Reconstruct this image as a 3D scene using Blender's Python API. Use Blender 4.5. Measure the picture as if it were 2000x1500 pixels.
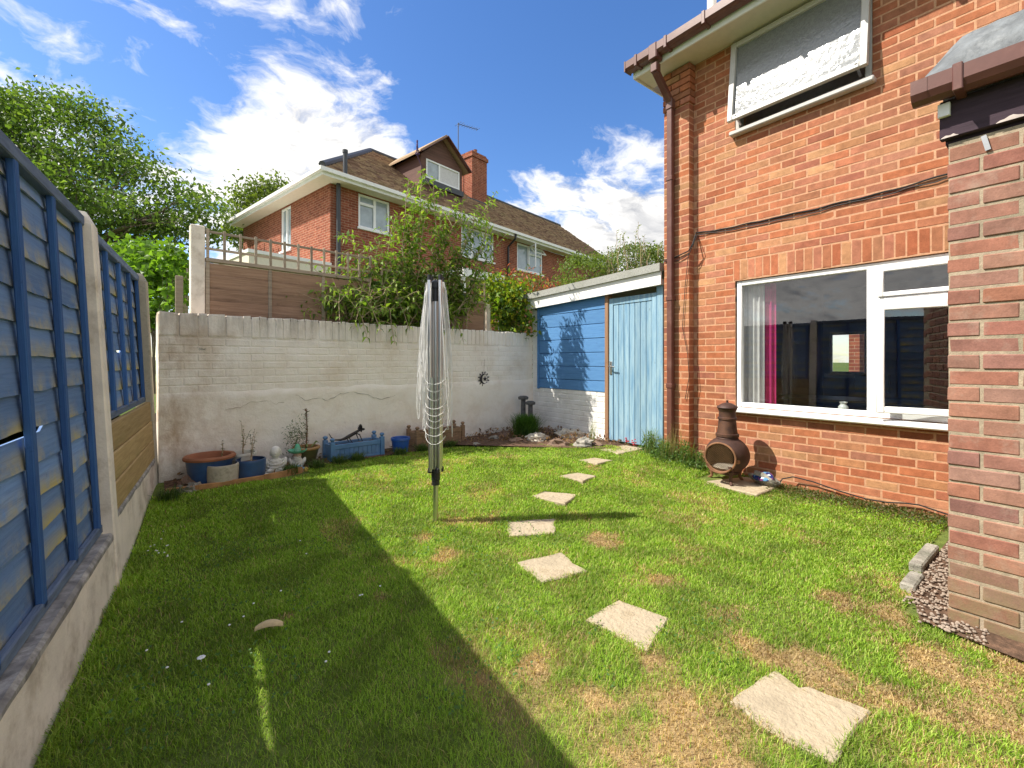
import bpy, bmesh, math, random
import numpy as np
from mathutils import Vector, Matrix, noise

for _o in list(bpy.data.objects):
    bpy.data.objects.remove(_o)
SC = bpy.context.scene
COL = SC.collection
R = math.radians
rnd = random.Random(7)
rng = np.random.default_rng(11)

# ---------------------------------------------------------------- camera, sky, sun, exposure
YAW, FPX, CAMH, HORY = R(37.9), 880.0, 1.245, 705.0
ca, sa = math.cos(YAW), math.sin(YAW)
cam_d = bpy.data.cameras.new('camera')
cam = bpy.data.objects.new('camera', cam_d)
COL.objects.link(cam)
cam.location = (0, 0, CAMH)
cam.rotation_euler = (R(90), 0, -YAW)
cam_d.sensor_width = 36.0
cam_d.lens = 36.0 * FPX / 2000.0
cam_d.shift_y = -(750 - HORY) / 2000.0
cam_d.clip_start = 0.02
cam_d.clip_end = 2000
SC.camera = cam

SUN_DIR = Vector((0.857, -0.521, -1.183)).normalized()      # the way the light travels
SUN_EL = math.asin(-SUN_DIR.z)
SUN_ROT = math.atan2(-SUN_DIR.x, -SUN_DIR.y)
sun_d = bpy.data.lights.new('sun', 'SUN')
sun_d.energy = 2.2
sun_d.angle = R(0.55)
sun_d.color = (1.0, 0.94, 0.84)
sun = bpy.data.objects.new('sun', sun_d)
COL.objects.link(sun)
sun.rotation_euler = SUN_DIR.to_track_quat('-Z', 'Y').to_euler()
sun.location = (-20, 12, 30)

SC.view_settings.view_transform = 'Standard'
SC.view_settings.look = 'None'
SC.view_settings.exposure = 1.85
SC.view_settings.gamma = 1.0
SC.view_settings.use_curve_mapping = False


def nd(nt, kind, **kw):
    n = nt.nodes.new(kind)
    for k, v in kw.items():
        if k == 'ins':
            for a, b in v.items():
                n.inputs[a].default_value = b
        else:
            setattr(n, k, v)
    return n


def ramp(nt, fac, stops, interp='LINEAR'):
    r = nt.nodes.new('ShaderNodeValToRGB')
    r.color_ramp.interpolation = interp
    e = r.color_ramp.elements
    while len(e) < len(stops):
        e.new(0.5)
    for i, (p, c) in enumerate(stops):
        e[i].position = p
        e[i].color = (c, c, c, 1) if isinstance(c, (int, float)) else (c[0], c[1], c[2], 1)
    if fac is not None:
        nt.links.new(fac, r.inputs[0])
    return r


def mth(nt, op, a, b=None, c=None, clamp=False):
    n = nt.nodes.new('ShaderNodeMath')
    n.operation = op
    n.use_clamp = clamp
    for i, x in enumerate((a, b, c)):
        if x is None:
            continue
        if isinstance(x, (int, float)):
            n.inputs[i].default_value = x
        else:
            nt.links.new(x, n.inputs[i])
    return n.outputs[0]


def mixc(nt, fac, a, b, mode='MIX'):
    n = nt.nodes.new('ShaderNodeMix')
    n.data_type = 'RGBA'
    n.blend_type = mode
    for sock, x in ((n.inputs[0], fac), (n.inputs[6], a), (n.inputs[7], b)):
        if isinstance(x, (int, float)):
            sock.default_value = x
        elif isinstance(x, tuple):
            sock.default_value = (x[0], x[1], x[2], 1)
        else:
            nt.links.new(x, sock)
    return n.outputs[2]


def ray(x, y):
    t = (x - 1000) / FPX
    return Vector((t * ca + sa, -t * sa + ca, (HORY - y) / FPX))


def ZD(x, y, Z):
    return Vector((0, 0, CAMH)) + ray(x, y) * Z


def G(x, y, z=0.0):
    return ZD(x, y, (z - CAMH) / ((HORY - y) / FPX))


def UU(x, y, u):
    return ZD(x, y, u / ray(x, y).x)


def LN(x, y, p, q):
    d = ray(x, y)
    ex, ey = q[0] - p[0], q[1] - p[1]
    Z = (-ey * p[0] + ex * p[1]) / (-ey * d.x + ex * d.y)
    return ZD(x, y, Z)


def build_world():
    w = bpy.data.worlds.new('World')
    SC.world = w
    w.use_nodes = True
    nt = w.node_tree
    nt.nodes.clear()
    L = nt.links.new
    out = nd(nt, 'ShaderNodeOutputWorld')
    bg = nd(nt, 'ShaderNodeBackground', ins={'Strength': 0.15})
    L(bg.outputs[0], out.inputs[0])
    sky = nd(nt, 'ShaderNodeTexSky', sky_type='NISHITA', sun_disc=False)
    sky.sun_elevation = SUN_EL
    sky.sun_rotation = SUN_ROT
    sky.air_density = 1.0
    sky.dust_density = 0.4
    sky.ozone_density = 2.2
    hs = nd(nt, 'ShaderNodeHueSaturation', ins={'Saturation': 1.25, 'Value': 0.40, 'Hue': 0.508})
    L(sky.outputs[0], hs.inputs['Color'])
    tc = nd(nt, 'ShaderNodeTexCoord')
    nrm = nd(nt, 'ShaderNodeVectorMath', operation='NORMALIZE')
    L(tc.outputs['Generated'], nrm.inputs[0])
    sep = nd(nt, 'ShaderNodeSeparateXYZ')
    L(nrm.outputs[0], sep.inputs[0])
    zz = mth(nt, 'ADD', mth(nt, 'MAXIMUM', sep.outputs[2], 0.0), 0.28)
    px_ = mth(nt, 'DIVIDE', sep.outputs[0], zz)
    py_ = mth(nt, 'DIVIDE', sep.outputs[1], zz)
    cmb = nd(nt, 'ShaderNodeCombineXYZ')
    L(px_, cmb.inputs[0])
    L(py_, cmb.inputs[1])
    # drifting cloud field: broad banks broken up by finer billows, streaked along the wind
    warp = nd(nt, 'ShaderNodeTexNoise', ins={'Scale': 2.6, 'Detail': 5.0})
    L(cmb.outputs[0], warp.inputs['Vector'])
    wv = nd(nt, 'ShaderNodeVectorMath', operation='MULTIPLY_ADD')
    L(warp.outputs['Color'], wv.inputs[0])
    wv.inputs[1].default_value = (0.34, 0.34, 0.34)
    L(cmb.outputs[0], wv.inputs[2])
    mp = nd(nt, 'ShaderNodeMapping')
    mp.inputs['Rotation'].default_value = (0, 0, 0.5)
    mp.inputs['Scale'].default_value = (1.0, 1.35, 1.0)
    mp.inputs['Location'].default_value = (16.4, 19.2, 0.0)
    L(wv.outputs[0], mp.inputs['Vector'])

    def field(vec, det):
        a1 = nd(nt, 'ShaderNodeTexNoise', ins={'Scale': 1.5, 'Detail': 2.0, 'Roughness': 0.5})
        a2 = nd(nt, 'ShaderNodeTexNoise', ins={'Scale': 6.2, 'Detail': det, 'Roughness': 0.6, 'Lacunarity': 2.1})
        L(vec, a1.inputs['Vector'])
        L(vec, a2.inputs['Vector'])
        return mth(nt, 'ADD', mth(nt, 'MULTIPLY', a1.outputs['Fac'], 0.42), mth(nt, 'MULTIPLY', a2.outputs['Fac'], 0.58))
    dens = mth(nt, 'MULTIPLY_ADD', field(mp.outputs[0], 10.0), 1.75, -0.27)
    # heavier and thinner stretches of the same cloud field
    blobs = [((-1.05, 0.42, 0.22), 0.86, 0.16), ((900, 260), 0.55, -0.11), ((480, 60), 0.965, 0.04), ((720, 110), 0.965, 0.06), ((820, 60), 0.985, 0.05), ((600, 330), 0.965, 0.11), ((400, 330), 0.965, 0.09), ((640, 250), 0.985, 0.08),
             ((1150, 410), 0.965, 0.20), ((1300, 400), 0.965, 0.16), ((1010, 380), 0.985, 0.08), ((40, 90), 0.985, 0.14), ((900, 400), 0.97, 0.10),
             ((1110, 110), 0.92, -0.26), ((940, 250), 0.985, -0.18), ((150, 150), 0.975, -0.14), ((1240, 230), 0.97, -0.08),
             ((260, 20), 0.98, -0.12), ((570, 165), 0.988, -0.17), ((790, 200), 0.992, -0.12), ((440, 190), 0.992, -0.09), ((640, 30), 0.992, -0.08), ((1220, 400), 0.985, 0.06), ((860, 200), 0.99, -0.10), ((270, 180), 0.99, -0.05)]
    acc = dens
    for xy, lim, wgt in blobs:
        d = (ray(*xy) if len(xy) == 2 else Vector(xy)).normalized()
        dt = nd(nt, 'ShaderNodeVectorMath', operation='DOT_PRODUCT')
        L(nrm.outputs[0], dt.inputs[0])
        dt.inputs[1].default_value = d
        mr = nd(nt, 'ShaderNodeMapRange', interpolation_type='SMOOTHSTEP')
        L(dt.outputs['Value'], mr.inputs[0])
        mr.inputs[1].default_value = lim
        mr.inputs[2].default_value = 1.0
        mr.inputs[3].default_value = 0.0
        mr.inputs[4].default_value = wgt
        acc = mth(nt, 'ADD', acc, mr.outputs[0])
    mask = ramp(nt, acc, [(0.44, 0.0), (0.51, 0.22), (0.59, 0.62), (0.70, 1.0)]).outputs[0]
    # self shading of the clouds: sample the field again a little towards the sun
    off = nd(nt, 'ShaderNodeVectorMath', operation='ADD')
    L(mp.outputs[0], off.inputs[0])
    off.inputs[1].default_value = (-0.07, 0.05, 0.0)
    df = mth(nt, 'SUBTRACT', dens, mth(nt, 'MULTIPLY_ADD', field(off.outputs[0], 6.0), 1.75, -0.39))
    sh = mth(nt, 'MULTIPLY_ADD', df, 2.6, 0.62, clamp=True)
    thick = mth(nt, 'MULTIPLY_ADD', acc, -1.5, 1.95, clamp=True)
    sh2 = mth(nt, 'MULTIPLY', sh, thick)
    ccol = ramp(nt, sh2, [(0.10, (1.0, 1.03, 1.12)), (0.40, (1.5, 1.5, 1.52)), (0.84, (2.4, 2.34, 2.26))]).outputs[0]
    fin = mixc(nt, mask, hs.outputs[0], ccol)
    L(fin, bg.inputs['Color'])


build_world()

# ---------------------------------------------------------------- scene-building helpers
WM = {}


def tag(o, label=None, cat=None, group=None, kind=None):
    if label:
        o['label'] = label
    if cat:
        o['category'] = cat
    if group:
        o['group'] = group
    if kind:
        o['kind'] = kind
    return o


def thing(name, label, cat, loc=(0, 0, 0), rotz=0.0, group=None):
    o = bpy.data.objects.new(name, None)
    o.empty_display_size = 0.1
    COL.objects.link(o)
    o.location = loc
    o.rotation_euler = (0, 0, rotz)
    WM[o.name] = Matrix.Translation(Vector(loc)) @ Matrix.Rotation(rotz, 4, 'Z')
    return tag(o, label, cat, group)


def link(o, parent, world_m):
    COL.objects.link(o)
    WM[o.name] = world_m
    if parent is not None:
        o.parent = parent
        o.matrix_parent_inverse = WM[parent.name].inverted()


_hull_faces = None


def chamfer_pts(hx, hy, hz, b):
    p = []
    for sx in (-1, 1):
        for sy in (-1, 1):
            for sz in (-1, 1):
                p.append((sx * hx, sy * (hy - b), sz * (hz - b)))
                p.append((sx * (hx - b), sy * hy, sz * (hz - b)))
                p.append((sx * (hx - b), sy * (hy - b), sz * hz))
    return p


def chamfer_faces():
    global _hull_faces
    if _hull_faces is None:
        bm = bmesh.new()
        vs = [bm.verts.new(p) for p in chamfer_pts(1, 1, 1, 0.3)]
        bmesh.ops.convex_hull(bm, input=vs)
        bmesh.ops.dissolve_limit(bm, angle_limit=0.02, verts=bm.verts, edges=bm.edges)
        bmesh.ops.recalc_face_normals(bm, faces=bm.faces)
        bm.verts.index_update()
        order = {tuple(round(c, 4) for c in v.co): v.index for v in bm.verts}
        src = [tuple(round(c, 4) for c in p) for p in chamfer_pts(1, 1, 1, 0.3)]
        back = {order[s]: i for i, s in enumerate(src)}
        _hull_faces = [tuple(back[v.index] for v in f.verts) for f in bm.faces]
        bm.free()
    return _hull_faces


class MB:
    def __init__(self):
        self.v, self.f = [], []

    def add(self, vs, fs):
        n = len(self.v)
        self.v += [Vector(p) for p in vs]
        self.f += [tuple(i + n for i in f) for f in fs]
        return self

    def box(self, x0, x1, y0, y1, z0, z1, m=None):
        vs = [Vector((x, y, z)) for x in (x0, x1) for y in (y0, y1) for z in (z0, z1)]
        if m is not None:
            vs = [m @ p for p in vs]
        return self.add(vs, [(0, 1, 3, 2), (4, 6, 7, 5), (0, 4, 5, 1), (2, 3, 7, 6), (0, 2, 6, 4), (1, 5, 7, 3)])

    def bbox(self, x0, x1, y0, y1, z0, z1, b=0.004, m=None):
        c = Vector(((x0 + x1) / 2, (y0 + y1) / 2, (z0 + z1) / 2))
        hx, hy, hz = abs(x1 - x0) / 2, abs(y1 - y0) / 2, abs(z1 - z0) / 2
        b = min(b, hx * .6, hy * .6, hz * .6)
        vs = [Vector(p) + c for p in chamfer_pts(hx, hy, hz, b)]
        if m is not None:
            vs = [m @ p for p in vs]
        return self.add(vs, chamfer_faces())

    def bar(self, p, q, w, t, up=(0, 0, 1), b=0.0):
        p, q = Vector(p), Vector(q)
        d = (q - p)
        ln = d.length
        d.normalize()
        s = d.cross(Vector(up))
        if s.length < 1e-5:
            s = d.cross(Vector((1, 0, 0)))
        s.normalize()
        u = s.cross(d)
        m = Matrix(((d.x, s.x, u.x, p.x), (d.y, s.y, u.y, p.y), (d.z, s.z, u.z, p.z), (0, 0, 0, 1)))
        if b:
            return self.bbox(0, ln, -w / 2, w / 2, -t / 2, t / 2, b, m)
        return self.box(0, ln, -w / 2, w / 2, -t / 2, t / 2, m)

    def tube(self, pts, r, n=8, cap=True):
        pts = [Vector(p) for p in pts]
        if isinstance(r, (int, float)):
            r = [r] * len(pts)
        base = len(self.v)
        ref = None
        for i, p in enumerate(pts):
            d = (pts[min(i + 1, len(pts) - 1)] - pts[max(i - 1, 0)])
            if d.length < 1e-9:
                d = Vector((0, 0, 1))
            d.normalize()
            if ref is None:
                ref = d.orthogonal().normalized()
            else:
                ref = (ref - d * ref.dot(d))
                if ref.length < 1e-6:
                    ref = d.orthogonal()
                ref.normalize()
            s = d.cross(ref)
            for k in range(n):
                a = 2 * math.pi * k / n
                self.v.append(p + (ref * math.cos(a) + s * math.sin(a)) * r[i])
        for i in range(len(pts) - 1):
            for k in range(n):
                a, b = base + i * n + k, base + i * n + (k + 1) % n
                self.f.append((a, b, b + n, a + n))
        if cap:
            self.f.append(tuple(base + k for k in reversed(range(n))))
            e = base + (len(pts) - 1) * n
            self.f.append(tuple(e + k for k in range(n)))
        return self

    def lathe(self, prof, c=(0, 0, 0), n=24, m=None, wob=0.0):
        base = len(self.v)
        for (r, z) in prof:
            for k in range(n):
                a = 2 * math.pi * k / n
                rr = max(r, 1e-4) * (1 + wob * math.sin(3 * a + z * 9))
                p = Vector((rr * math.cos(a), rr * math.sin(a), z))
                if m is not None:
                    p = m @ p
                self.v.append(p + Vector(c))
        for i in range(len(prof) - 1):
            for k in range(n):
                a, b = base + i * n + k, base + i * n + (k + 1) % n
                self.f.append((a, b, b + n, a + n))
        return self

    def ellipsoid(self, c, rx, ry, rz, seg=14, rings=9, jit=0.0, seed=0, m=None):
        base = len(self.v)
        c = Vector(c)
        for i in range(rings + 1):
            th = math.pi * i / rings
            for k in range(seg):
                a = 2 * math.pi * k / seg
                p = Vector((math.sin(th) * math.cos(a), math.sin(th) * math.sin(a), math.cos(th)))
                q = 1.0
                if jit:
                    q += jit * noise.noise(p * 1.7 + Vector((seed * 3.1, seed, 0)))
                    q += jit * .5 * noise.noise(p * 4.1 + Vector((seed, seed * 2.3, 5)))
                p = Vector((p.x * rx * q, p.y * ry * q, p.z * rz * q))
                if m is not None:
                    p = m @ p
                self.v.append(c + p)
        for i in range(rings):
            for k in range(seg):
                a, b = base + i * seg + k, base + i * seg + (k + 1) % seg
                self.f.append((a, a + seg, b + seg, b))
        return self

    def prism(self, poly, z0, z1):
        n = len(poly)
        self.add([(p[0], p[1], z0) for p in poly] + [(p[0], p[1], z1) for p in poly],
                 [tuple(reversed(range(n))), tuple(range(n, 2 * n))] + [(i, (i + 1) % n, n + (i + 1) % n, n + i) for i in range(n)])
        return self

    def map(self, fn):
        self.v = [Vector(fn(p)) for p in self.v]
        return self

    def build(self, name, m, parent=None, local=False, smooth=False, org=None):
        me = bpy.data.meshes.new(name)
        vs = self.v
        if parent is not None and local:
            off = Vector((0, 0, 0))
        elif org is not None:
            off = Vector(org)
        elif parent is None:
            xs, ys, zs = [p.x for p in vs], [p.y for p in vs], [p.z for p in vs]
            off = Vector(((min(xs) + max(xs)) / 2, (min(ys) + max(ys)) / 2, min(zs)))
        else:
            off = sum(vs, Vector((0, 0, 0))) / len(vs)
        me.from_pydata([tuple(p - off) for p in vs], [], self.f)
        bm = bmesh.new()
        bm.from_mesh(me)
        if not getattr(self, 'keep', False):
            bmesh.ops.recalc_face_normals(bm, faces=bm.faces)
        bm.to_mesh(me)
        bm.free()
        me.materials.append(m)
        if smooth:
            for p in me.polygons:
                p.use_smooth = True
            try:
                me.set_sharp_from_angle(angle=R(38))
            except Exception:
                pass
        o = bpy.data.objects.new(name, me)
        if parent is not None and local:
            COL.objects.link(o)
            o.parent = parent
            WM[o.name] = WM[parent.name].copy()
        else:
            o.location = off
            link(o, parent, Matrix.Translation(off))
        return o


def npmesh(name, V, Fq, m, parent=None, col=None, tri=False, local=False):
    """fast mesh from numpy arrays; Fq is (n,3) or (n,4)"""
    k = Fq.shape[1]
    me = bpy.data.meshes.new(name)
    me.vertices.add(len(V))
    me.vertices.foreach_set('co', V.astype(np.float32).ravel())
    me.loops.add(Fq.size)
    me.loops.foreach_set('vertex_index', Fq.astype(np.int32).ravel())
    me.polygons.add(len(Fq))
    me.polygons.foreach_set('loop_start', (np.arange(len(Fq)) * k).astype(np.int32))
    if col is not None:
        at = me.color_attributes.new('col', 'FLOAT_COLOR', 'POINT')
        c4 = np.ones((len(V), 4), np.float32)
        c4[:, :3] = col
        at.data.foreach_set('color', c4.ravel())
    me.update(calc_edges=True)
    me.validate()
    me.materials.append(m)
    o = bpy.data.objects.new(name, me)
    if local:
        COL.objects.link(o)
        o.parent = parent
        WM[o.name] = WM[parent.name].copy()
    else:
        link(o, parent, Matrix.Identity(4))
    return o


def struct(o):
    return tag(o, kind='structure')


def sstep(a, b, x):
    t = max(0.0, min(1.0, (x - a) / (b - a)))
    return t * t * (3 - 2 * t)


def gh(u, v):
    """height of the garden's ground"""
    return 0.15 * sstep(2.6, 4.6, v + 0.35 * (u - 1.7))


# ---------------------------------------------------------------- materials
MATS = {}


def newmat(name):
    m = bpy.data.materials.new(name)
    m.use_nodes = True
    nt = m.node_tree
    b = nt.nodes['Principled BSDF']
    return m, nt, b


def wpos(nt, scale=(1, 1, 1)):
    g = nd(nt, 'ShaderNodeNewGeometry')
    mp = nd(nt, 'ShaderNodeMapping')
    mp.inputs['Scale'].default_value = scale
    nt.links.new(g.outputs['Position'], mp.inputs['Vector'])
    return mp.outputs[0]


def opos(nt, scale=(1, 1, 1), which='Object'):
    g = nd(nt, 'ShaderNodeTexCoord')
    mp = nd(nt, 'ShaderNodeMapping')
    mp.inputs['Scale'].default_value = scale
    nt.links.new(g.outputs[which], mp.inputs['Vector'])
    return mp.outputs[0]


def nz(nt, vec, scale, detail=5.0, rough=0.55, dist=0.0):
    n = nd(nt, 'ShaderNodeTexNoise', ins={'Scale': scale, 'Detail': detail, 'Roughness': rough, 'Distortion': dist})
    nt.links.new(vec, n.inputs['Vector'])
    return n.outputs['Fac']


def bump(nt, b, h, strength=0.3, dist=0.01):
    bp = nd(nt, 'ShaderNodeBump', ins={'Strength': strength, 'Distance': dist})
    nt.links.new(h, bp.inputs['Height'])
    nt.links.new(bp.outputs[0], b.inputs['Normal'])


def plain(name, col, rough=0.6, metal=0.0, var=0.25, nscale=12.0, bstr=0.15, bdist=0.004, bscale=60.0, spec=0.5, stretch=(1, 1, 1), dirt=None, dirt_amt=0.5, dscale=3.0):
    m, nt, b = newmat(name)
    v = wpos(nt, stretch)
    n = nz(nt, v, nscale)
    lo = tuple(c * (1 - var) for c in col)
    hi = tuple(min(1, c * (1 + var)) for c in col)
    c = ramp(nt, n, [(0.3, lo), (0.7, hi)]).outputs[0]
    if dirt:
        dn = nz(nt, v, dscale, 8.0, 0.7)
        f = ramp(nt, dn, [(0.5, 0.0), (0.68, dirt_amt)]).outputs[0]
        c = mixc(nt, f, c, dirt)
    nt.links.new(c, b.inputs['Base Color'])
    b.inputs['Roughness'].default_value = rough
    b.inputs['Metallic'].default_value = metal
    b.inputs['Specular IOR Level'].default_value = spec
    if bstr:
        bump(nt, b, nz(nt, v, bscale, 4.0), bstr, bdist)
    return m


def brickmat(name, cols, rndsrc, light=None, bscale=90.0, moss=False):
    m, nt, b = newmat(name)
    if rndsrc == 'object':
        r = nd(nt, 'ShaderNodeObjectInfo').outputs['Random']
    else:
        r = nd(nt, 'ShaderNodeNewGeometry').outputs['Random Per Island']
    k = len(cols)
    c = ramp(nt, r, [((i + .5) / k, cc) for i, cc in enumerate(cols)]).outputs[0]
    v = wpos(nt)
    r2 = mth(nt, 'FRACT', mth(nt, 'MULTIPLY', r, 37.7))
    c = mixc(nt, 1.0, c, ramp(nt, r2, [(0, 0.88), (1, 1.10)]).outputs[0], 'MULTIPLY')
    n = nz(nt, v, 14.0, 6.0, 0.6)
    c = mixc(nt, 1.0, c, ramp(nt, n, [(0.3, 0.76), (0.72, 1.2)]).outputs[0], 'MULTIPLY')
    big = nz(nt, v, 1.1, 5.0, 0.6)
    c = mixc(nt, 1.0, c, ramp(nt, big, [(0.35, 0.84), (0.65, 1.10)]).outputs[0], 'MULTIPLY')
    n3 = nz(nt, v, 130.0, 3.0, 0.6)
    c = mixc(nt, 1.0, c, ramp(nt, n3, [(0.25, 0.86), (0.75, 1.1)]).outputs[0], 'MULTIPLY')
    if light:
        n2 = nz(nt, v, 5.0, 7.0, 0.7)
        c = mixc(nt, ramp(nt, n2, [(0.52, 0.0), (0.72, 0.55)]).outputs[0], c, light)
    if moss:
        sp = nd(nt, 'ShaderNodeSeparateXYZ')
        nt.links.new(v, sp.inputs[0])
        mr = nd(nt, 'ShaderNodeMapRange', ins={1: 0.04, 2: 0.42, 3: 1.0, 4: 0.0})
        nt.links.new(sp.outputs[2], mr.inputs[0])
        f = mth(nt, 'MULTIPLY', mr.outputs[0], ramp(nt, nz(nt, v, 12.0, 8.0, 0.7), [(0.36, 0.25), (0.62, 0.95)]).outputs[0])
        c = mixc(nt, f, c, (0.21, 0.165, 0.085))
    nt.links.new(c, b.inputs['Base Color'])
    b.inputs['Roughness'].default_value = 0.92
    b.inputs['Specular IOR Level'].default_value = 0.2
    bump(nt, b, nz(nt, v, bscale, 5.0, 0.65), 0.5, 0.004)
    return m


HB = [(0.36, 0.115, 0.055), (0.40, 0.145, 0.072), (0.37, 0.145, 0.088), (0.41, 0.16, 0.078), (0.39, 0.13, 0.058), (0.42, 0.15, 0.075),
      (0.38, 0.165, 0.105), (0.41, 0.19, 0.09), (0.32, 0.115, 0.072), (0.40, 0.142, 0.066), (0.39, 0.155, 0.082), (0.44, 0.23, 0.115)]
EB = [(0.27, 0.115, 0.085), (0.31, 0.145, 0.105), (0.225, 0.11, 0.09), (0.30, 0.165, 0.115), (0.28, 0.12, 0.088), (0.33, 0.145, 0.09), (0.26, 0.145, 0.11)]
M_brick = brickmat('house_brick_piece', HB, 'object')
M_brick_s = brickmat('house_brick_joined', HB, 'island')
M_ebrick = brickmat('extension_brick_piece', EB, 'object', (0.40, 0.32, 0.25), 60.0, True)
M_ebrick_s = brickmat('extension_brick_joined', EB, 'island', (0.40, 0.32, 0.25), 60.0, True)
M_mortar = plain('sandy_mortar', (0.50, 0.27, 0.155), 0.95, var=0.2, nscale=40, bstr=0.5, bscale=160)
M_emortar = plain('grey_mortar', (0.36, 0.285, 0.20), 0.95, var=0.22, nscale=40, bstr=0.6, bscale=160, dirt=(0.12, 0.12, 0.07), dirt_amt=0.5)


def white_wall(name, rndsrc=None):
    """white masonry paint with grime, brown damp stains near the fence corner and green-grey algae"""
    m, nt, b = newmat(name)
    L = nt.links.new
    v = wpos(nt)
    g = nd(nt, 'ShaderNodeNewGeometry')
    sp = nd(nt, 'ShaderNodeSeparateXYZ')
    L(g.outputs['Position'], sp.inputs[0])
    n1 = nz(nt, v, 2.3, 8.0, 0.65)
    c = ramp(nt, n1, [(0.3, (0.74, 0.65, 0.54)), (0.5, (0.86, 0.80, 0.71)), (0.7, (0.90, 0.86, 0.79))]).outputs[0]
    # grime that runs along the top of the wall
    n2 = nz(nt, wpos(nt, (7, 7, 1.2)), 1.6, 8.0, 0.7)
    top = nd(nt, 'ShaderNodeMapRange', ins={1: 1.36, 2: 1.72, 3: 0.0, 4: 1.0})
    L(sp.outputs[2], top.inputs[0])
    rt = nd(nt, 'ShaderNodeMapRange', ins={1: 1.6, 2: 3.6, 3: 1.0, 4: 0.25})
    L(sp.outputs[0], rt.inputs[0])
    f = mth(nt, 'MULTIPLY', mth(nt, 'MULTIPLY', top.outputs[0], rt.outputs[0]), ramp(nt, n2, [(0.34, 0.0), (0.62, 0.85)]).outputs[0])
    c = mixc(nt, f, c, (0.30, 0.27, 0.23))
    # damp in the left corner
    lf = nd(nt, 'ShaderNodeMapRange', ins={1: 0.02, 2: 0.85, 3: 1.0, 4: 0.0})
    L(sp.outputs[0], lf.inputs[0])
    n3 = nz(nt, wpos(nt, (1, 1, 0.6)), 4.0, 9.0, 0.7)
    f = mth(nt, 'MULTIPLY', lf.outputs[0], ramp(nt, n3, [(0.42, 0.0), (0.66, 0.85)]).outputs[0])
    c = mixc(nt, f, c, (0.40, 0.27, 0.16))
    # splash dirt at the foot
    ft = nd(nt, 'ShaderNodeMapRange', ins={1: 0.12, 2: 0.42, 3: 1.0, 4: 0.0})
    L(sp.outputs[2], ft.inputs[0])
    n4 = nz(nt, v, 6.0, 7.0, 0.7)
    f = mth(nt, 'MULTIPLY', ft.outputs[0], ramp(nt, n4, [(0.38, 0.0), (0.68, 0.7)]).outputs[0])
    c = mixc(nt, f, c, (0.30, 0.26, 0.20))
    # algae blotches
    n5 = nz(nt, v, 5.3, 10.0, 0.75)
    lg = nd(nt, 'ShaderNodeMapRange', ins={1: 0.1, 2: 2.2, 3: 1.0, 4: 0.25})
    L(sp.outputs[0], lg.inputs[0])
    f = mth(nt, 'MULTIPLY', ramp(nt, n5, [(0.66, 0.0), (0.72, 0.9)]).outputs[0], lg.outputs[0])
    c = mixc(nt, f, c, (0.15, 0.15, 0.11))
    L(c, b.inputs['Base Color'])
    b.inputs['Roughness'].default_value = 0.85
    b.inputs['Specular IOR Level'].default_value = 0.25
    h = mth(nt, 'ADD', mth(nt, 'MULTIPLY', nz(nt, v, 9.0, 4.0), 1.4), mth(nt, 'MULTIPLY', nz(nt, v, 70.0, 4.0), 0.35))
    bump(nt, b, h, 0.45, 0.02)
    return m


M_wwall = white_wall('white_masonry_paint')
M_wpaint = plain('shed_white_paint', (0.74, 0.73, 0.70), 0.7, var=0.07, nscale=5, bstr=0.4, bscale=40, dirt=(0.45, 0.42, 0.36), dirt_amt=0.35)
M_upvc = plain('white_upvc', (0.83, 0.83, 0.82), 0.3, var=0.03, bstr=0.0)
M_upvc_old = plain('weathered_white_upvc', (0.50, 0.475, 0.45), 0.4, var=0.06, bstr=0.0, dirt=(0.5, 0.48, 0.4), dirt_amt=0.25)
M_fasc = plain('white_fascia', (0.83, 0.82, 0.79), 0.45, var=0.05, bstr=0.1, dirt=(0.55, 0.53, 0.46), dirt_amt=0.3)
M_soffit = plain('cream_soffit', (0.72, 0.66, 0.52), 0.6, var=0.05, bstr=0.05)
M_brown = plain('brown_plastic', (0.125, 0.048, 0.036), 0.38, var=0.12, bstr=0.05, dirt=(0.30, 0.20, 0.16), dirt_amt=0.25)
M_felt = plain('grey_mineral_felt', (0.30, 0.30, 0.27), 0.95, var=0.3, nscale=90, bstr=0.6, bscale=220, dirt=(0.16, 0.17, 0.12), dirt_amt=0.5)
M_lead = plain('grey_lead', (0.13, 0.14, 0.145), 0.7, var=0.4, nscale=9, bstr=0.8, bscale=12, bdist=0.03, dirt=(0.30, 0.31, 0.31), dirt_amt=0.7, dscale=7)
M_black = plain('black_plastic', (0.018, 0.018, 0.02), 0.45, var=0.2, bstr=0.0)
M_rubber = plain('black_cable', (0.012, 0.012, 0.012), 0.6, var=0.2, bstr=0.0)
M_cgrey = plain('dark_grey_pipe', (0.045, 0.048, 0.055), 0.5, var=0.15, bstr=0.0)
M_chrome = plain('chrome', (0.6, 0.6, 0.58), 0.25, metal=1.0, var=0.1, bstr=0.0)
M_conc = plain('concrete', (0.46, 0.41, 0.32), 0.92, var=0.2, nscale=9, bstr=0.5, bscale=120, dirt=(0.15, 0.145, 0.11), dirt_amt=0.85, dscale=9)
M_concw = plain('painted_concrete', (0.84, 0.745, 0.63), 0.88, var=0.12, nscale=6, bstr=0.45, bscale=70, dirt=(0.34, 0.25, 0.16), dirt_amt=0.6, dscale=4)
M_gledge = plain('weathered_concrete_edge', (0.26, 0.24, 0.22), 0.92, var=0.45, nscale=16, bstr=0.6, bscale=60, dirt=(0.62, 0.58, 0.52), dirt_amt=0.8, dscale=9)
M_slab = plain('buff_stone_slab', (0.42, 0.345, 0.235), 0.95, var=0.2, nscale=6, bstr=0.8, bscale=45, bdist=0.014, dirt=(0.23, 0.175, 0.10), dirt_amt=0.75, dscale=6)
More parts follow.
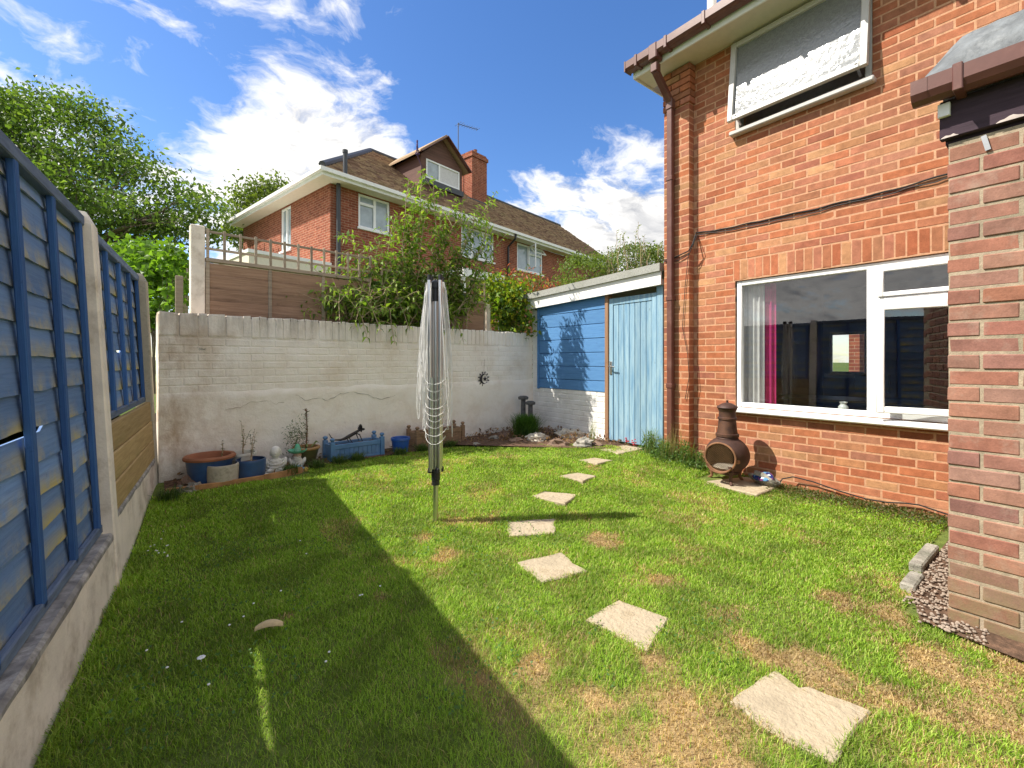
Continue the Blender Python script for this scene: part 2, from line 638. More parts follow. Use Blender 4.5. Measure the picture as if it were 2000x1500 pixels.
M_rock = plain('grey_rock', (0.27, 0.25, 0.21), 0.95, var=0.45, nscale=8, bstr=0.7, bscale=20, bdist=0.03, dirt=(0.10, 0.11, 0.07), dirt_amt=0.6)
M_rockb = plain('brown_rock', (0.20, 0.13, 0.09), 0.9, var=0.4, nscale=9, bstr=0.7, bscale=18, bdist=0.03)
M_rockp = plain('pale_rock', (0.52, 0.47, 0.38), 0.95, var=0.35, nscale=9, bstr=0.7, bscale=22, bdist=0.03, dirt=(0.36, 0.22, 0.12), dirt_amt=0.6)
M_gravel = plain('pale_gravel', (0.30, 0.235, 0.18), 0.95, var=0.4, nscale=70, bstr=0.6, bscale=60)
M_terra = plain('terracotta', (0.30, 0.115, 0.055), 0.8, var=0.2, nscale=8, bstr=0.2)
M_bpot = plain('dark_blue_glaze', (0.028, 0.075, 0.19), 0.35, var=0.3, nscale=7, bstr=0.1, dirt=(0.06, 0.08, 0.10), dirt_amt=0.5)
M_bbuck = plain('bright_blue_glaze', (0.022, 0.09, 0.36), 0.3, var=0.2, nscale=7, bstr=0.05)
M_wpot = plain('cream_glaze', (0.62, 0.60, 0.52), 0.45, var=0.12, nscale=8, bstr=0.1)
M_gpot = plain('olive_glaze', (0.075, 0.075, 0.028), 0.3, var=0.4, nscale=10, bstr=0.1)
M_ochre = plain('ochre_rim', (0.34, 0.19, 0.07), 0.5, var=0.2, nscale=10, bstr=0.1)
M_soil = plain('dark_soil', (0.085, 0.055, 0.035), 0.98, var=0.5, nscale=30, bstr=0.8, bscale=45, bdist=0.03)
M_stat = plain('weathered_white_plaster', (0.66, 0.64, 0.58), 0.85, var=0.15, nscale=14, bstr=0.4, bscale=60, dirt=(0.32, 0.29, 0.22), dirt_amt=0.7, dscale=12)
M_mint = plain('mint_paint', (0.10, 0.40, 0.24), 0.6, var=0.25, nscale=14, bstr=0.2, dirt=(0.45, 0.52, 0.42), dirt_amt=0.6, dscale=9)
M_pblue = plain('pale_blue_paint', (0.22, 0.36, 0.46), 0.6, var=0.2, nscale=14, bstr=0.2, dirt=(0.55, 0.55, 0.5), dirt_amt=0.5, dscale=12)
M_yel = plain('ochre_yellow_paint', (0.50, 0.36, 0.08), 0.6, var=0.2, nscale=14, bstr=0.2)
M_face = plain('flesh_plaster', (0.55, 0.38, 0.28), 0.7, var=0.12, nscale=14, bstr=0.2)
M_lizard = plain('dark_patina_metal', (0.035, 0.030, 0.030), 0.5, metal=0.5, var=0.4, nscale=25, bstr=0.4, bscale=80)
M_rust = plain('rusty_cast_iron', (0.068, 0.034, 0.026), 0.62, metal=0.35, var=0.35, nscale=9, bstr=0.35, bscale=110, dirt=(0.17, 0.075, 0.035), dirt_amt=0.5, dscale=6)
M_rustl = plain('orange_rust_rim', (0.22, 0.105, 0.05), 0.75, metal=0.2, var=0.3, nscale=14, bstr=0.35, bscale=110)
M_mesh = plain('rusty_wire', (0.20, 0.115, 0.055), 0.6, metal=0.4, var=0.3, bstr=0.0)
M_alu = plain('brushed_aluminium', (0.62, 0.62, 0.61), 0.28, metal=1.0, var=0.08, nscale=30, bstr=0.05, stretch=(1, 1, 0.05))
M_line = plain('white_plastic_line', (0.74, 0.73, 0.70), 0.5, var=0.08, bstr=0.0)
M_plantb = plain('planter_blue', (0.085, 0.20, 0.38), 0.65, var=0.18, nscale=9, bstr=0.3, bscale=60, dirt=(0.20, 0.29, 0.38), dirt_amt=0.4)
M_plantw = plain('planter_brown_wood', (0.24, 0.15, 0.085), 0.8, var=0.3, nscale=12, bstr=0.4, stretch=(1, 1, 6), bscale=40)
M_bark = plain('grey_brown_bark', (0.15, 0.115, 0.085), 0.95, var=0.35, nscale=14, bstr=0.8, bscale=18, bdist=0.03, stretch=(1, 1, 0.3))
M_twig = plain('pale_dry_twig', (0.40, 0.30, 0.19), 0.9, var=0.3, nscale=20, bstr=0.0)
M_gstem = plain('green_stem', (0.16, 0.20, 0.06), 0.8, var=0.3, nscale=20, bstr=0.0)
M_edgew = plain('orange_timber_edging', (0.36, 0.19, 0.075), 0.9, var=0.3, nscale=12, bstr=0.4, bscale=40)
M_mush = plain('dark_stone_mushroom', (0.10, 0.10, 0.10), 0.85, var=0.4, nscale=16, bstr=0.5, bscale=60)
M_crust = plain('pale_dry_peel', (0.55, 0.42, 0.22), 0.8, var=0.25, nscale=30, bstr=0.3)
M_daisy = plain('white_petal', (0.80, 0.80, 0.76), 0.7, var=0.05, bstr=0.0)
M_redp = plain('red_petal', (0.40, 0.03, 0.05), 0.7, var=0.3, nscale=40, bstr=0.0)


def wood(name, base, alt, stain=None, stain_pos='low', rough=0.8, grain=(1.5, 1.5, 30), amt=0.9, rv=0.25, groove=0.35):
    """painted or bare timber; grain runs across the given stretch, algae or dirt stains sit on one edge of each piece"""
    m, nt, b = newmat(name)
    L = nt.links.new
    v = wpos(nt, grain)
    n = nz(nt, v, 2.2, 8.0, 0.65, 0.4)
    c = ramp(nt, n, [(0.28, alt), (0.62, base)]).outputs[0]
    oi = nd(nt, 'ShaderNodeObjectInfo')
    c = mixc(nt, 1.0, c, ramp(nt, oi.outputs['Random'], [(0, 1 - rv), (1, 1 + rv)]).outputs[0], 'MULTIPLY')
    if stain:
        tc = nd(nt, 'ShaderNodeTexCoord')
        sp = nd(nt, 'ShaderNodeSeparateXYZ')
        L(tc.outputs['Generated'], sp.inputs[0])
        mr = nd(nt, 'ShaderNodeMapRange', ins={1: 0.55, 2: 0.05, 3: 0.0, 4: 1.0})
        L(sp.outputs[2], mr.inputs[0])
        n2 = nz(nt, wpos(nt), 3.2, 8.0, 0.7)
        n3 = mth(nt, 'ADD', n2, mth(nt, 'MULTIPLY', mth(nt, 'SUBTRACT', oi.outputs['Random'], 0.5), 0.16))
        f = mth(nt, 'MULTIPLY', mr.outputs[0], ramp(nt, n3, [(0.40, 0.0), (0.62, amt)]).outputs[0])
        c = mixc(nt, f, c, stain)
    n4 = nz(nt, wpos(nt), 11.0, 9.0, 0.75)
    c = mixc(nt, ramp(nt, n4, [(0.60, 0.0), (0.70, 0.55)]).outputs[0], c, tuple(x * 0.35 for x in base))
    L(c, b.inputs['Base Color'])
    b.inputs['Roughness'].default_value = rough
    b.inputs['Specular IOR Level'].default_value = 0.25
    bump(nt, b, n, groove, 0.006)
    return m


M_fence = wood('blue_fence_paint', (0.165, 0.275, 0.49), (0.115, 0.20, 0.39), (0.55, 0.44, 0.12))
M_batten = wood('dark_blue_batten_paint', (0.05, 0.135, 0.34), (0.035, 0.09, 0.26), grain=(20, 20, 1.5))
M_rail = wood('grey_blue_rail_paint', (0.17, 0.22, 0.31), (0.085, 0.115, 0.18), grain=(20, 2, 20))
M_sleeper = wood('ochre_timber', (0.56, 0.39, 0.18), (0.38, 0.25, 0.10), (0.20, 0.19, 0.05), amt=0.5)
M_waney = wood('brown_waney_board', (0.42, 0.27, 0.18), (0.27, 0.165, 0.105), (0.06, 0.035, 0.025), amt=0.7)
M_trel = wood('grey_trellis_timber', (0.42, 0.34, 0.25), (0.28, 0.22, 0.165))
M_sblue = wood('shed_board_blue', (0.095, 0.235, 0.46), (0.065, 0.175, 0.37), grain=(1.5, 1.5, 26), rv=0.08, groove=0.2)
M_door = wood('faded_door_blue', (0.28, 0.42, 0.50), (0.11, 0.24, 0.38), grain=(12, 12, 1.0), rv=0.10, groove=0.25)
M_dframe = wood('bare_brown_frame', (0.30, 0.17, 0.10), (0.20, 0.11, 0.06), grain=(14, 14, 1))
M_purple = wood('peeling_dark_paint', (0.060, 0.038, 0.052), (0.035, 0.022, 0.030), grain=(2, 2, 30), rv=0.05)
M_peel = plain('bare_peeled_wood', (0.52, 0.44, 0.40), 0.9, var=0.2, nscale=20, bstr=0.2)


def leafmat(name, transl=0.35, rough=0.5):
    m, nt, b = newmat(name)
    L = nt.links.new
    at = nd(nt, 'ShaderNodeAttribute', attribute_name='col')
    L(at.outputs['Color'], b.inputs['Base Color'])
    b.inputs['Roughness'].default_value = rough
    b.inputs['Specular IOR Level'].default_value = 0.35
    tr = nd(nt, 'ShaderNodeBsdfTranslucent')
    bri = mixc(nt, 1.0, at.outputs['Color'], (1.5, 1.6, 0.7), 'MULTIPLY')
    L(bri, tr.inputs['Color'])
    mx = nd(nt, 'ShaderNodeMixShader', ins={0: transl})
    L(b.outputs[0], mx.inputs[1])
    L(tr.outputs[0], mx.inputs[2])
    L(mx.outputs[0], nt.nodes['Material Output'].inputs['Surface'])
    return m


M_leaf = leafmat('leaf', 0.42)
M_grass = leafmat('grass_blade', 0.42, 0.6)


def glassmat(name, refl=1.0, rough=0.0, tint=(0.93, 0.95, 0.94)):
    m, nt, b = newmat(name)
    L = nt.links.new
    nt.nodes.remove(b)
    fr = nd(nt, 'ShaderNodeFresnel', ins={'IOR': 1.52})
    f = mth(nt, 'MULTIPLY_ADD', fr.outputs[0], 3.2 * refl, 0.03, clamp=True)
    bf = nd(nt, 'ShaderNodeNewGeometry').outputs['Backfacing']
    f = mth(nt, 'MULTIPLY', f, mth(nt, 'SUBTRACT', 1.0, bf))
    tr = nd(nt, 'ShaderNodeBsdfTransparent', ins={'Color': (*tint, 1)})
    gl = nd(nt, 'ShaderNodeBsdfGlossy', ins={'Roughness': rough})
    mx = nd(nt, 'ShaderNodeMixShader')
    L(f, mx.inputs[0])
    L(tr.outputs[0], mx.inputs[1])
    L(gl.outputs[0], mx.inputs[2])
    L(mx.outputs[0], nt.nodes['Material Output'].inputs['Surface'])
    return m


M_glass = glassmat('window_glass')
M_fglass = plain('net_curtained_glass', (0.30, 0.36, 0.40), 0.12, var=0.25, nscale=3, bstr=0.0, spec=0.9)


def obscure():
    m, nt, b = newmat('obscured_glass')
    v = wpos(nt)
    n = nz(nt, v, 38.0, 3.0, 0.6, 1.5)
    c = ramp(nt, n, [(0.30, (0.13, 0.14, 0.145)), (0.50, (0.17, 0.18, 0.185)), (0.66, (0.20, 0.21, 0.215))]).outputs[0]
    nt.links.new(c, b.inputs['Base Color'])
    b.inputs['Roughness'].default_value = 0.16
    b.inputs['Specular IOR Level'].default_value = 1.0
    b.inputs['Coat Weight'].default_value = 0.2
    b.inputs['Coat Roughness'].default_value = 0.2
    bump(nt, b, nz(nt, v, 16.0, 4.0, 0.6, 1.0), 0.35, 0.01)
    return m


M_obsc = obscure()


def farbrick(name, axis):
    m, nt, b = newmat(name)
    L = nt.links.new
    tc = nd(nt, 'ShaderNodeTexCoord')
    sp = nd(nt, 'ShaderNodeSeparateXYZ')
    L(tc.outputs['Object'], sp.inputs[0])
    cb = nd(nt, 'ShaderNodeCombineXYZ')
    sn = nd(nt, 'ShaderNodeSeparateXYZ')
    L(tc.outputs['Normal'], sn.inputs[0])
    side = mth(nt, 'GREATER_THAN', mth(nt, 'ABSOLUTE', sn.outputs[0]), 0.6)
    along = mth(nt, 'ADD', mth(nt, 'MULTIPLY', sp.outputs[1], side), mth(nt, 'MULTIPLY', sp.outputs[0], mth(nt, 'SUBTRACT', 1.0, side)))
    L(along, cb.inputs[0])
    L(sp.outputs[2], cb.inputs[1])
    br = nd(nt, 'ShaderNodeTexBrick', ins={'Scale': 1.0, 'Mortar Size': 0.006, 'Brick Width': 0.225, 'Row Height': 0.075, 'Bias': 0.0, 'Mortar Smooth': 0.1,
                                           'Color1': (0.22, 0.062, 0.038, 1), 'Color2': (0.31, 0.10, 0.058, 1), 'Mortar': (0.42, 0.28, 0.19, 1)})
    L(cb.outputs[0], br.inputs['Vector'])
    n = nz(nt, tc.outputs['Object'], 6.0, 6.0)
    c = mixc(nt, 1.0, br.outputs['Color'], ramp(nt, n, [(0.3, 0.75), (0.7, 1.2)]).outputs[0], 'MULTIPLY')
    L(c, b.inputs['Base Color'])
    b.inputs['Roughness'].default_value = 0.95
    b.inputs['Specular IOR Level'].default_value = 0.15
    bump(nt, b, mth(nt, 'SUBTRACT', 1.0, br.outputs['Fac']), 0.5, 0.01)
    return m


M_fbx = farbrick('neighbour_brick_front', 0)
M_fby = farbrick('neighbour_brick_side', 1)


def tilemat():
    m, nt, b = newmat('brown_roof_tile')
    r = nd(nt, 'ShaderNodeNewGeometry').outputs['Random Per Island']
    c = ramp(nt, r, [(0.0, (0.17, 0.095, 0.065)), (0.4, (0.30, 0.19, 0.12)), (0.7, (0.42, 0.29, 0.17)), (1.0, (0.24, 0.145, 0.105))]).outputs[0]
    n = nz(nt, wpos(nt), 1.3, 8.0, 0.7)
    c = mixc(nt, ramp(nt, n, [(0.48, 0.0), (0.7, 0.5)]).outputs[0], c, (0.29, 0.25, 0.12))
    nt.links.new(c, b.inputs['Base Color'])
    b.inputs['Roughness'].default_value = 0.95
    return m


M_tile = tilemat()


M_hung = plain('red_brown_hung_boards', (0.13, 0.062, 0.046), 0.8, var=0.25, nscale=3, bstr=0.4, bscale=8, stretch=(0.3, 0.3, 6))


def groundmat(name, cols, scale=4.0):
    m, nt, b = newmat(name)
    v = wpos(nt)
    n = nz(nt, v, scale, 9.0, 0.7)
    k = len(cols)
    c = ramp(nt, n, [(0.3 + 0.4 * i / (k - 1), cc) for i, cc in enumerate(cols)]).outputs[0]
    nt.links.new(c, b.inputs['Base Color'])
    b.inputs['Roughness'].default_value = 1.0
    b.inputs['Specular IOR Level'].default_value = 0.1
    bump(nt, b, nz(nt, v, 40.0, 5.0, 0.7), 0.7, 0.02)
    return m


M_lawn = groundmat('lawn_soil', [(0.6, 0.6, 0.6), (1.0, 1.0, 1.0), (1.35, 1.3, 1.2)], 14.0)
_nt = M_lawn.node_tree
_b = _nt.nodes['Principled BSDF']
_at = nd(_nt, 'ShaderNodeAttribute', attribute_name='col')
_nt.links.new(mixc(_nt, 1.0, _at.outputs['Color'], _b.inputs['Base Color'].links[0].from_socket, 'MULTIPLY'), _b.inputs['Base Color'])
M_far = groundmat('rough_grass_ground', [(0.05, 0.085, 0.02), (0.09, 0.13, 0.03), (0.12, 0.12, 0.05)], 0.6)
M_bed = groundmat('bark_soil', [(0.05, 0.032, 0.022), (0.12, 0.075, 0.05), (0.24, 0.14, 0.09)], 22.0)
M_room = plain('dark_plum_wall', (0.16, 0.085, 0.105), 0.9, var=0.1, bstr=0.0)
M_floor = plain('room_carpet', (0.30, 0.27, 0.24), 0.95, var=0.2, bstr=0.0)
M_curt = plain('grey_curtain', (0.62, 0.60, 0.60), 0.9, var=0.1, nscale=20, bstr=0.2)
M_mag = plain('magenta_curtain', (0.48, 0.02, 0.15), 0.85, var=0.15, nscale=20, bstr=0.2)
M_desk = plain('dark_desk', (0.06, 0.05, 0.05), 0.5, var=0.2, bstr=0.0)
M_vase = plain('white_vase', (0.7, 0.72, 0.7), 0.3, var=0.05, bstr=0.0)


def gemmat():
    m, nt, b = newmat('coloured_glass_mosaic')
    vo = nd(nt, 'ShaderNodeTexVoronoi', ins={'Scale': 38.0})
    nt.links.new(wpos(nt), vo.inputs['Vector'])
    sp = nd(nt, 'ShaderNodeSeparateXYZ')
    nt.links.new(vo.outputs['Color'], sp.inputs[0])
    c = ramp(nt, sp.outputs[0], [(0.0, (0.02, 0.03, 0.12)), (0.4, (0.10, 0.25, 0.42)), (0.6, (0.16, 0.04, 0.12)), (0.85, (0.55, 0.62, 0.66))], 'CONSTANT').outputs[0]
    nt.links.new(c, b.inputs['Base Color'])
    b.inputs['Roughness'].default_value = 0.12
    return m


M_gem = gemmat()
# ---------------------------------------------------------------- brickwork helpers
def brick_proto(tagname, m, lx=0.215, ly=0.05, lz=0.065, n=4):
    out = []
    for k in range(n):
        mb = MB()
        mb.bbox(-lx / 2, lx / 2, 0, ly, -lz / 2, lz / 2, 0.0045)
        r = random.Random(k * 13 + 5)
        for p in mb.v:
            p += Vector((r.uniform(-.0016, .0016), r.uniform(-.0016, .0012), r.uniform(-.0016, .0016)))
        me = bpy.data.meshes.new(tagname)
        me.from_pydata([tuple(p) for p in mb.v], [], mb.f)
        me.materials.append(m)
        out.append(me)
    return out


def brick_rects(s0, s1, z0, z1, holes=(), course=0.075, unit=0.225, joint=0.010, phase=0.0, lap=0.1125):
    out = []
    k = 0
    z = z0
    while z < z1 - 0.02:
        zt = min(z + course - joint, z1)
        s = s0 - unit - ((k % 2) * lap) + phase
        while s < s1:
            a, b = max(s + joint / 2, s0), min(s + unit - joint / 2, s1)
            segs = [(a, b)]
            for (h0, h1, g0, g1) in holes:
                if z + 0.02 < g1 and zt - 0.02 > g0:
                    ns = []
                    for (p, q) in segs:
                        if q <= h0 or p >= h1:
                            ns.append((p, q))
                        else:
                            if p < h0:
                                ns.append((p, h0))
                            if q > h1:
                                ns.append((h1, q))
                    segs = ns
            for (p, q) in segs:
                if q - p > 0.03:
                    out.append((p, q, z, zt))
            s += unit
        z += course
        k += 1
    return out


def lay_bricks(parent, rects, m_obj, m_join, name='brick', limit=300, y=0.0, depth=0.05, eye=None, jit=0.0012, bricks_y=None):
    """rects are (x0,x1,z0,z1[,y,depth]) in the parent's frame; the nearest become objects, the rest one joined part"""
    W = WM[parent.name]
    protos = {}

    def dist(r):
        c = W @ Vector(((r[0] + r[1]) / 2, y, (r[2] + r[3]) / 2))
        return (c - Vector((0, 0, CAMH))).length
    rects = sorted(rects, key=dist)
    for i, r in enumerate(rects[:limit]):
        yy, dd = (r[4], r[5]) if len(r) > 4 else (y, depth)
        key = (dd,)
        if key not in protos:
            protos[key] = brick_proto(name, m_obj, ly=dd)
        me = protos[key][i % 4]
        o = bpy.data.objects.new(name, me)
        COL.objects.link(o)
        o.parent = parent
        o.location = ((r[0] + r[1]) / 2, yy + rnd.uniform(-jit, jit), (r[2] + r[3]) / 2)
        o.scale = ((r[1] - r[0]) / 0.215, 1, (r[3] - r[2]) / 0.065)
        WM[o.name] = W
    if len(rects) > limit:
        mb = MB()
        for r in rects[limit:]:
            yy, dd = (r[4], r[5]) if len(r) > 4 else (y, depth)
            j = rnd.uniform(-jit, jit)
            mb.bbox(r[0], r[1], yy + j, yy + dd, r[2], r[3], 0.0045)
        tag(mb.build(name + 'work', m_join, parent, local=True), kind='stuff')


def core(mb, s0, s1, z0, z1, y0, y1, holes=()):
    xs = sorted({s0, s1} | {min(max(h[i], s0), s1) for h in holes for i in (0, 1)})
    zs = sorted({z0, z1} | {min(max(h[i], z0), z1) for h in holes for i in (2, 3)})
    for a, b in zip(xs, xs[1:]):
        for c, d in zip(zs, zs[1:]):
            cx, cz = (a + b) / 2, (c + d) / 2
            if any(h[0] < cx < h[1] and h[2] < cz < h[3] for h in holes):
                continue
            mb.box(a, b, y0, y1, c, d)
    return mb


def frame_bars(mb, x0, x1, z0, z1, w, y0, y1, m=None):
    mb.bbox(x0, x0 + w, y0, y1, z0, z1, 0.006, m)
    mb.bbox(x1 - w, x1, y0, y1, z0, z1, 0.006, m)
    mb.bbox(x0 + w - .002, x1 - w + .002, y0 + .001, y1 - .001, z0 + .0005, z0 + w, 0.006, m)
    mb.bbox(x0 + w - .002, x1 - w + .002, y0 + .001, y1 - .001, z1 - w, z1 - .0005, 0.006, m)
    return mb


# ---------------------------------------------------------------- worn spots of the lawn
DRY = [((1350, 1400), .24), ((1290, 1440), .20), ((1375, 1460), .16), ((1045, 1295), .09), ((1160, 1350), .08), ((1265, 1285), .07), ((880, 1020), .10), ((960, 1015), .14), ((830, 1050), .08), ((1500, 1275), .16), ((1480, 1320), .10),
       ((1640, 1330), .14), ((1720, 1370), .16), ((1940, 1390), .25), ((1985, 1290), .16), ((1240, 897), .22), ((1650, 1170), .12), ((1740, 1200), .12), ((745, 1165), .05), ((560, 1200), .05), ((930, 1325), .05), ((1580, 1275), .10),
       ((870, 1080), .12), ((1180, 1050), .12), ((1310, 1130), .10), ((1420, 1200), .10), ((1150, 930), .10), ((1800, 1280), .18), ((1880, 1330), .15), ((1430, 1490), .18)]


def inside(P, x, y):
    n = len(P)
    ins = np.zeros(x.shape, bool)
    j = n - 1
    for i in range(n):
        xi, yi = P[i]
        xj, yj = P[j]
        c = ((yi > y) != (yj > y)) & (x < (xj - xi) * (y - yi) / (yj - yi + 1e-12) + xi)
        ins ^= c
        j = i
    return ins


def vnoise(x, y, s, seed=0):
    """cheap smooth value noise for arrays"""
    r = np.random.default_rng(seed)
    T = r.random((64, 64))
    X, Y = x * s + 31.7, y * s + 17.3
    i, j = np.floor(X).astype(int), np.floor(Y).astype(int)
    fx, fy = X - i, Y - j
    fx, fy = fx * fx * (3 - 2 * fx), fy * fy * (3 - 2 * fy)
    g = lambda a, b: T[a % 64, b % 64]
    return (g(i, j) * (1 - fx) + g(i + 1, j) * fx) * (1 - fy) + (g(i, j + 1) * (1 - fx) + g(i + 1, j + 1) * fx) * fy


def dryness(u, v):
    """how worn the turf is at each point, and a broad density field"""
    dry = np.zeros(u.shape)
    for (px_, rad) in DRY:
        q = G(px_[0], px_[1], .01)
        d = np.hypot(u - q.x, v - q.y) / rad
        d = d + (vnoise(u, v, 9, 4) - .5) * 1.5 + (vnoise(u, v, 26, 6) - .5) * .9
        dry = np.maximum(dry, np.clip(1.25 - d, 0, 1))
    broad = vnoise(u, v, 2.3, 1) * .5 + vnoise(u, v, 5.5, 2) * .3 + vnoise(u, v, 13, 3) * .2
    dry = np.maximum(dry, np.clip((broad - .58) * 2.4, 0, .45) * (u > .9))
    return dry, broad


# ---------------------------------------------------------------- ground
def build_ground():
    mb = MB()
    mb.add([(-400, -400, -.12), (400, -400, -.12), (400, 400, -.12), (-400, 400, -.12)], [(0, 1, 2, 3)])
    struct(mb.build('ground', M_far))
    # lawn sheet: soil and thatch, tan where the turf is worn
    us = np.arange(-1.2, 5.01, 0.05)
    vs = np.arange(-5.0, 5.96, 0.05)
    UUg, VVg = np.meshgrid(us, vs)
    uu, vv = UUg.ravel(), VVg.ravel()
    t = np.clip((vv + .35 * (uu - 1.7) - 2.6) / 2.0, 0, 1)
    z = .15 * t * t * (3 - 2 * t) - .007 + .010 * (vnoise(uu, vv, 3, 2) - .5)
    dry, _ = dryness(uu, vv)
    green, tan = np.array((.13, .17, .04)), np.array((.36, .255, .125))
    col = green + (tan - green) * np.clip(dry * 1.3, 0, 1)[:, None]
    nu = len(us)
    i, j = np.meshgrid(np.arange(nu - 1), np.arange(len(vs) - 1))
    a_ = (j * nu + i).ravel()
    F = np.stack([a_, a_ + 1, a_ + 1 + nu, a_ + nu], 1)
    o = npmesh('lawn', np.stack([uu, vv, z], 1), F, M_lawn, None, col)
    for pl_ in o.data.polygons:
        pl_.use_smooth = True
    struct(o)
    # higher garden behind the wall
    mb = MB()
    mb.add([(-.3, 5.42, .75), (5.2, 5.95, .75), (6.5, 6.0, .75), (90, 6, .9), (90, 150, 1.4), (-90, 150, 1.4), (-90, 5.42, .8)], [(0, 1, 2, 3, 4, 5, 6)])
    struct(mb.build('raised_ground', M_far))
    # bare soil of the bed below the wall and of the rock garden
    mb = MB()
    pts = [(0.02, 4.74), (.5, 4.72), (.9, 4.80), (1.3, 4.98), (2.2, 5.02), (3.0, 5.02), (3.35, 5.05), (3.7, 4.75), (4.05, 4.3), (4.35, 3.95), (4.6, 3.5), (4.82, 3.35), (4.82, 5.66), (2.4, 5.42), (0.02, 5.2)]
    n = len(pts)
    mid = [(p[0] * .8 + .2 * 2.6, p[1] * .6 + .4 * 5.2) for p in pts]
    zs = [gh(*p) + .002 for p in pts]
    c = (2.6, 5.25)
    V = [(p[0], p[1], z) for p, z in zip(pts, zs)] + [(c[0], c[1], .19)]
    mb.add(V, [(i, (i + 1) % n, n) for i in range(n)])
    struct(mb.build('soil_bed', M_bed))


build_ground()


# ---------------------------------------------------------------- the house on the right
def build_house():
    # parent's frame: x runs towards the camera along the wall (x = -v), y goes into the wall, z up
    H = thing('brick_house', 'orange-red brick house with white windows and brown gutter', 'house', (4.85, 0, 0), R(-90))
    WL = (-2.34, -0.45, 0.75, 2.10)
    WU = (-2.34, -1.16, 3.675, 4.65)
    SOLD = (-2.36, -0.36, 2.10, 2.325)
    EXT = (-0.40, 2.0, -0.3, 2.46)
    rects = [r for r in brick_rects(-2.815, 0.45, 0.0, 4.65, holes=[WL, WU, SOLD, EXT], phase=0.03, joint=.009)]
    # soldier course over the window
    x = SOLD[0]
    while x < SOLD[1] - .03:
        rects.append((x + .005, x + .07, 2.105, 2.32))
        x += .075
    # pilaster by the far corner
    k = 0
    z = 0.0
    while z < 4.64:
        zt = min(z + .065, 4.65)
        cor = 0.022 if z > 4.2 else 0.0
        splits = [(-3.14, -2.925), (-2.915, -2.815 + cor)] if k % 2 == 0 else [(-3.14, -3.035), (-3.025, -2.815 + cor)]
        for (a, b) in splits:
            rects.append((a, b, z, zt, -0.10 - cor, 0.12 + cor))
        z += .075
        k += 1
    lay_bricks(H, rects, M_brick, M_brick_s)
    mb = MB()
    core(mb, -2.815, 3.0, -.2, 4.65, 0.0018, 0.24, holes=[WL, WU])
    mb.box(-3.137, -2.8165, -0.0982, 0.24, -.2, 4.648)
    mb.build('mortar', M_mortar, H, local=True)
    # gable end wall and the rest of the shell
    mb = MB()
    mb.box(-3.136, -2.95, 0.241, 4.3, -.2, 4.65)
    mb.box(-3.136, -2.95, 4.3, 7.0, -.2, .6)
    mb.box(-3.136, -2.95, 4.3, 7.0, 2.3, 4.65)
    mb.box(-3.136, -2.95, 6.6, 7.0, .6, 2.3)
    mb.box(2.9, 3.0, 0.241, 7.0, -.2, 4.65)
    mb.build('side_wall', M_fby, H, local=True)

    # ---- lower window
    w = MB()
    frame_bars(w, WL[0] + .004, WL[1] - .004, WL[2] + .004, WL[3] - .004, .052, .022, .092)
    w.bbox(-1.205, -1.125, .02, .09, .80, 2.05, .006)
    w.bbox(-1.127, -.50, .021, .091, 1.725, 1.79, .006)
    wf = w.build('window_frame', M_upvc, H, local=True, smooth=True)
    wf['label'] = 'white frame of the wide ground floor window'
    p = MB().box(-2.285, -1.207, .055, .061, .806, 2.046)
    p.build('pane', M_glass, wf, local=True)
    g = MB()
    frame_bars(g, -1.124, -.505, 1.793, 2.045, .038, .004, .05)
    g.build('top_light_sash', M_upvc, wf, local=True, smooth=True)
    MB().box(-1.087, -.54, .028, .034, 1.83, 2.008).build('pane', M_glass, wf, local=True)
    for (a, b, c, d) in ((-2.29, -1.205, .796, .808), (-2.29, -1.205, 2.04, 2.05)):
        pass
    # open casement, hinged on the right
    ang = R(11)
    m = Matrix.Translation((-.505, .012, 0)) @ Matrix.Rotation(ang, 4, 'Z')
    c = MB()
    frame_bars(c, -.615, 0, .812, 1.722, .055, -.03, .025, m)
    cs = c.build('casement', M_upvc, H, local=True, smooth=True)
    cs['label'] = 'white side-hung casement standing slightly open'
    MB().box(-.56, -.055, -.004, .002, .867, 1.667, m).build('pane', M_glass, cs, local=True)
    s = MB()
    s.bbox(-2.385, -.41, -.075, .022, .70, .752, .012)
    s.build('window_sill', M_upvc, H, local=True, smooth=True)

    # ---- upper window with the top-hung sash pushed out
    w = MB()
    frame_bars(w, WU[0] + .003, WU[1] - .003, WU[2] + .003, WU[3] - .004, .05, .0, .085)
    uf = w.build('window_frame', M_upvc_old, H, local=True, smooth=True)
    uf['label'] = 'white frame of the first floor window'
    m = Matrix.Translation((0, -.006, 4.615)) @ Matrix.Rotation(R(-6.5), 4, 'X')
    c = MB()
    frame_bars(c, WU[0] - .02, WU[1] + .0, -.865, 0.0, .058, -.045, .0, m)
    sa_ = c.build('sash', M_upvc_old, H, local=True, smooth=True)
    sa_['label'] = 'white top-hung sash propped open'
    MB().box(WU[0] + .036, WU[1] - .056, -.014, -.008, -.81, -.055, m).build('pane', M_obsc, sa_, local=True)
    s = MB()
    s.bbox(WU[0] - .03, WU[1] + .03, -.085, .0, 3.635, 3.682, .01)
    s.build('window_sill', M_upvc_old, H, local=True, smooth=True)
    st = MB()
    for x in (-2.27, -1.24):
        st.bar((x, -.01, 3.74), (x, -.15, 3.80), .02, .006)
    st.build('stay', M_chrome, H, local=True)
    d = MB()
    d.box(-2.5, -1.0, .45, .5, 3.4, 4.7)
    d.box(-2.5, -1.0, .1, .45, 3.60, 3.67)
    d.build('room_back', M_curt, H, local=True)

    # ---- eaves
    s = MB()
    s.box(-3.36, 3.0, -.36, .0, 4.652, 4.664)
    s.build('soffit', M_soffit, H, local=True)
    s = MB()
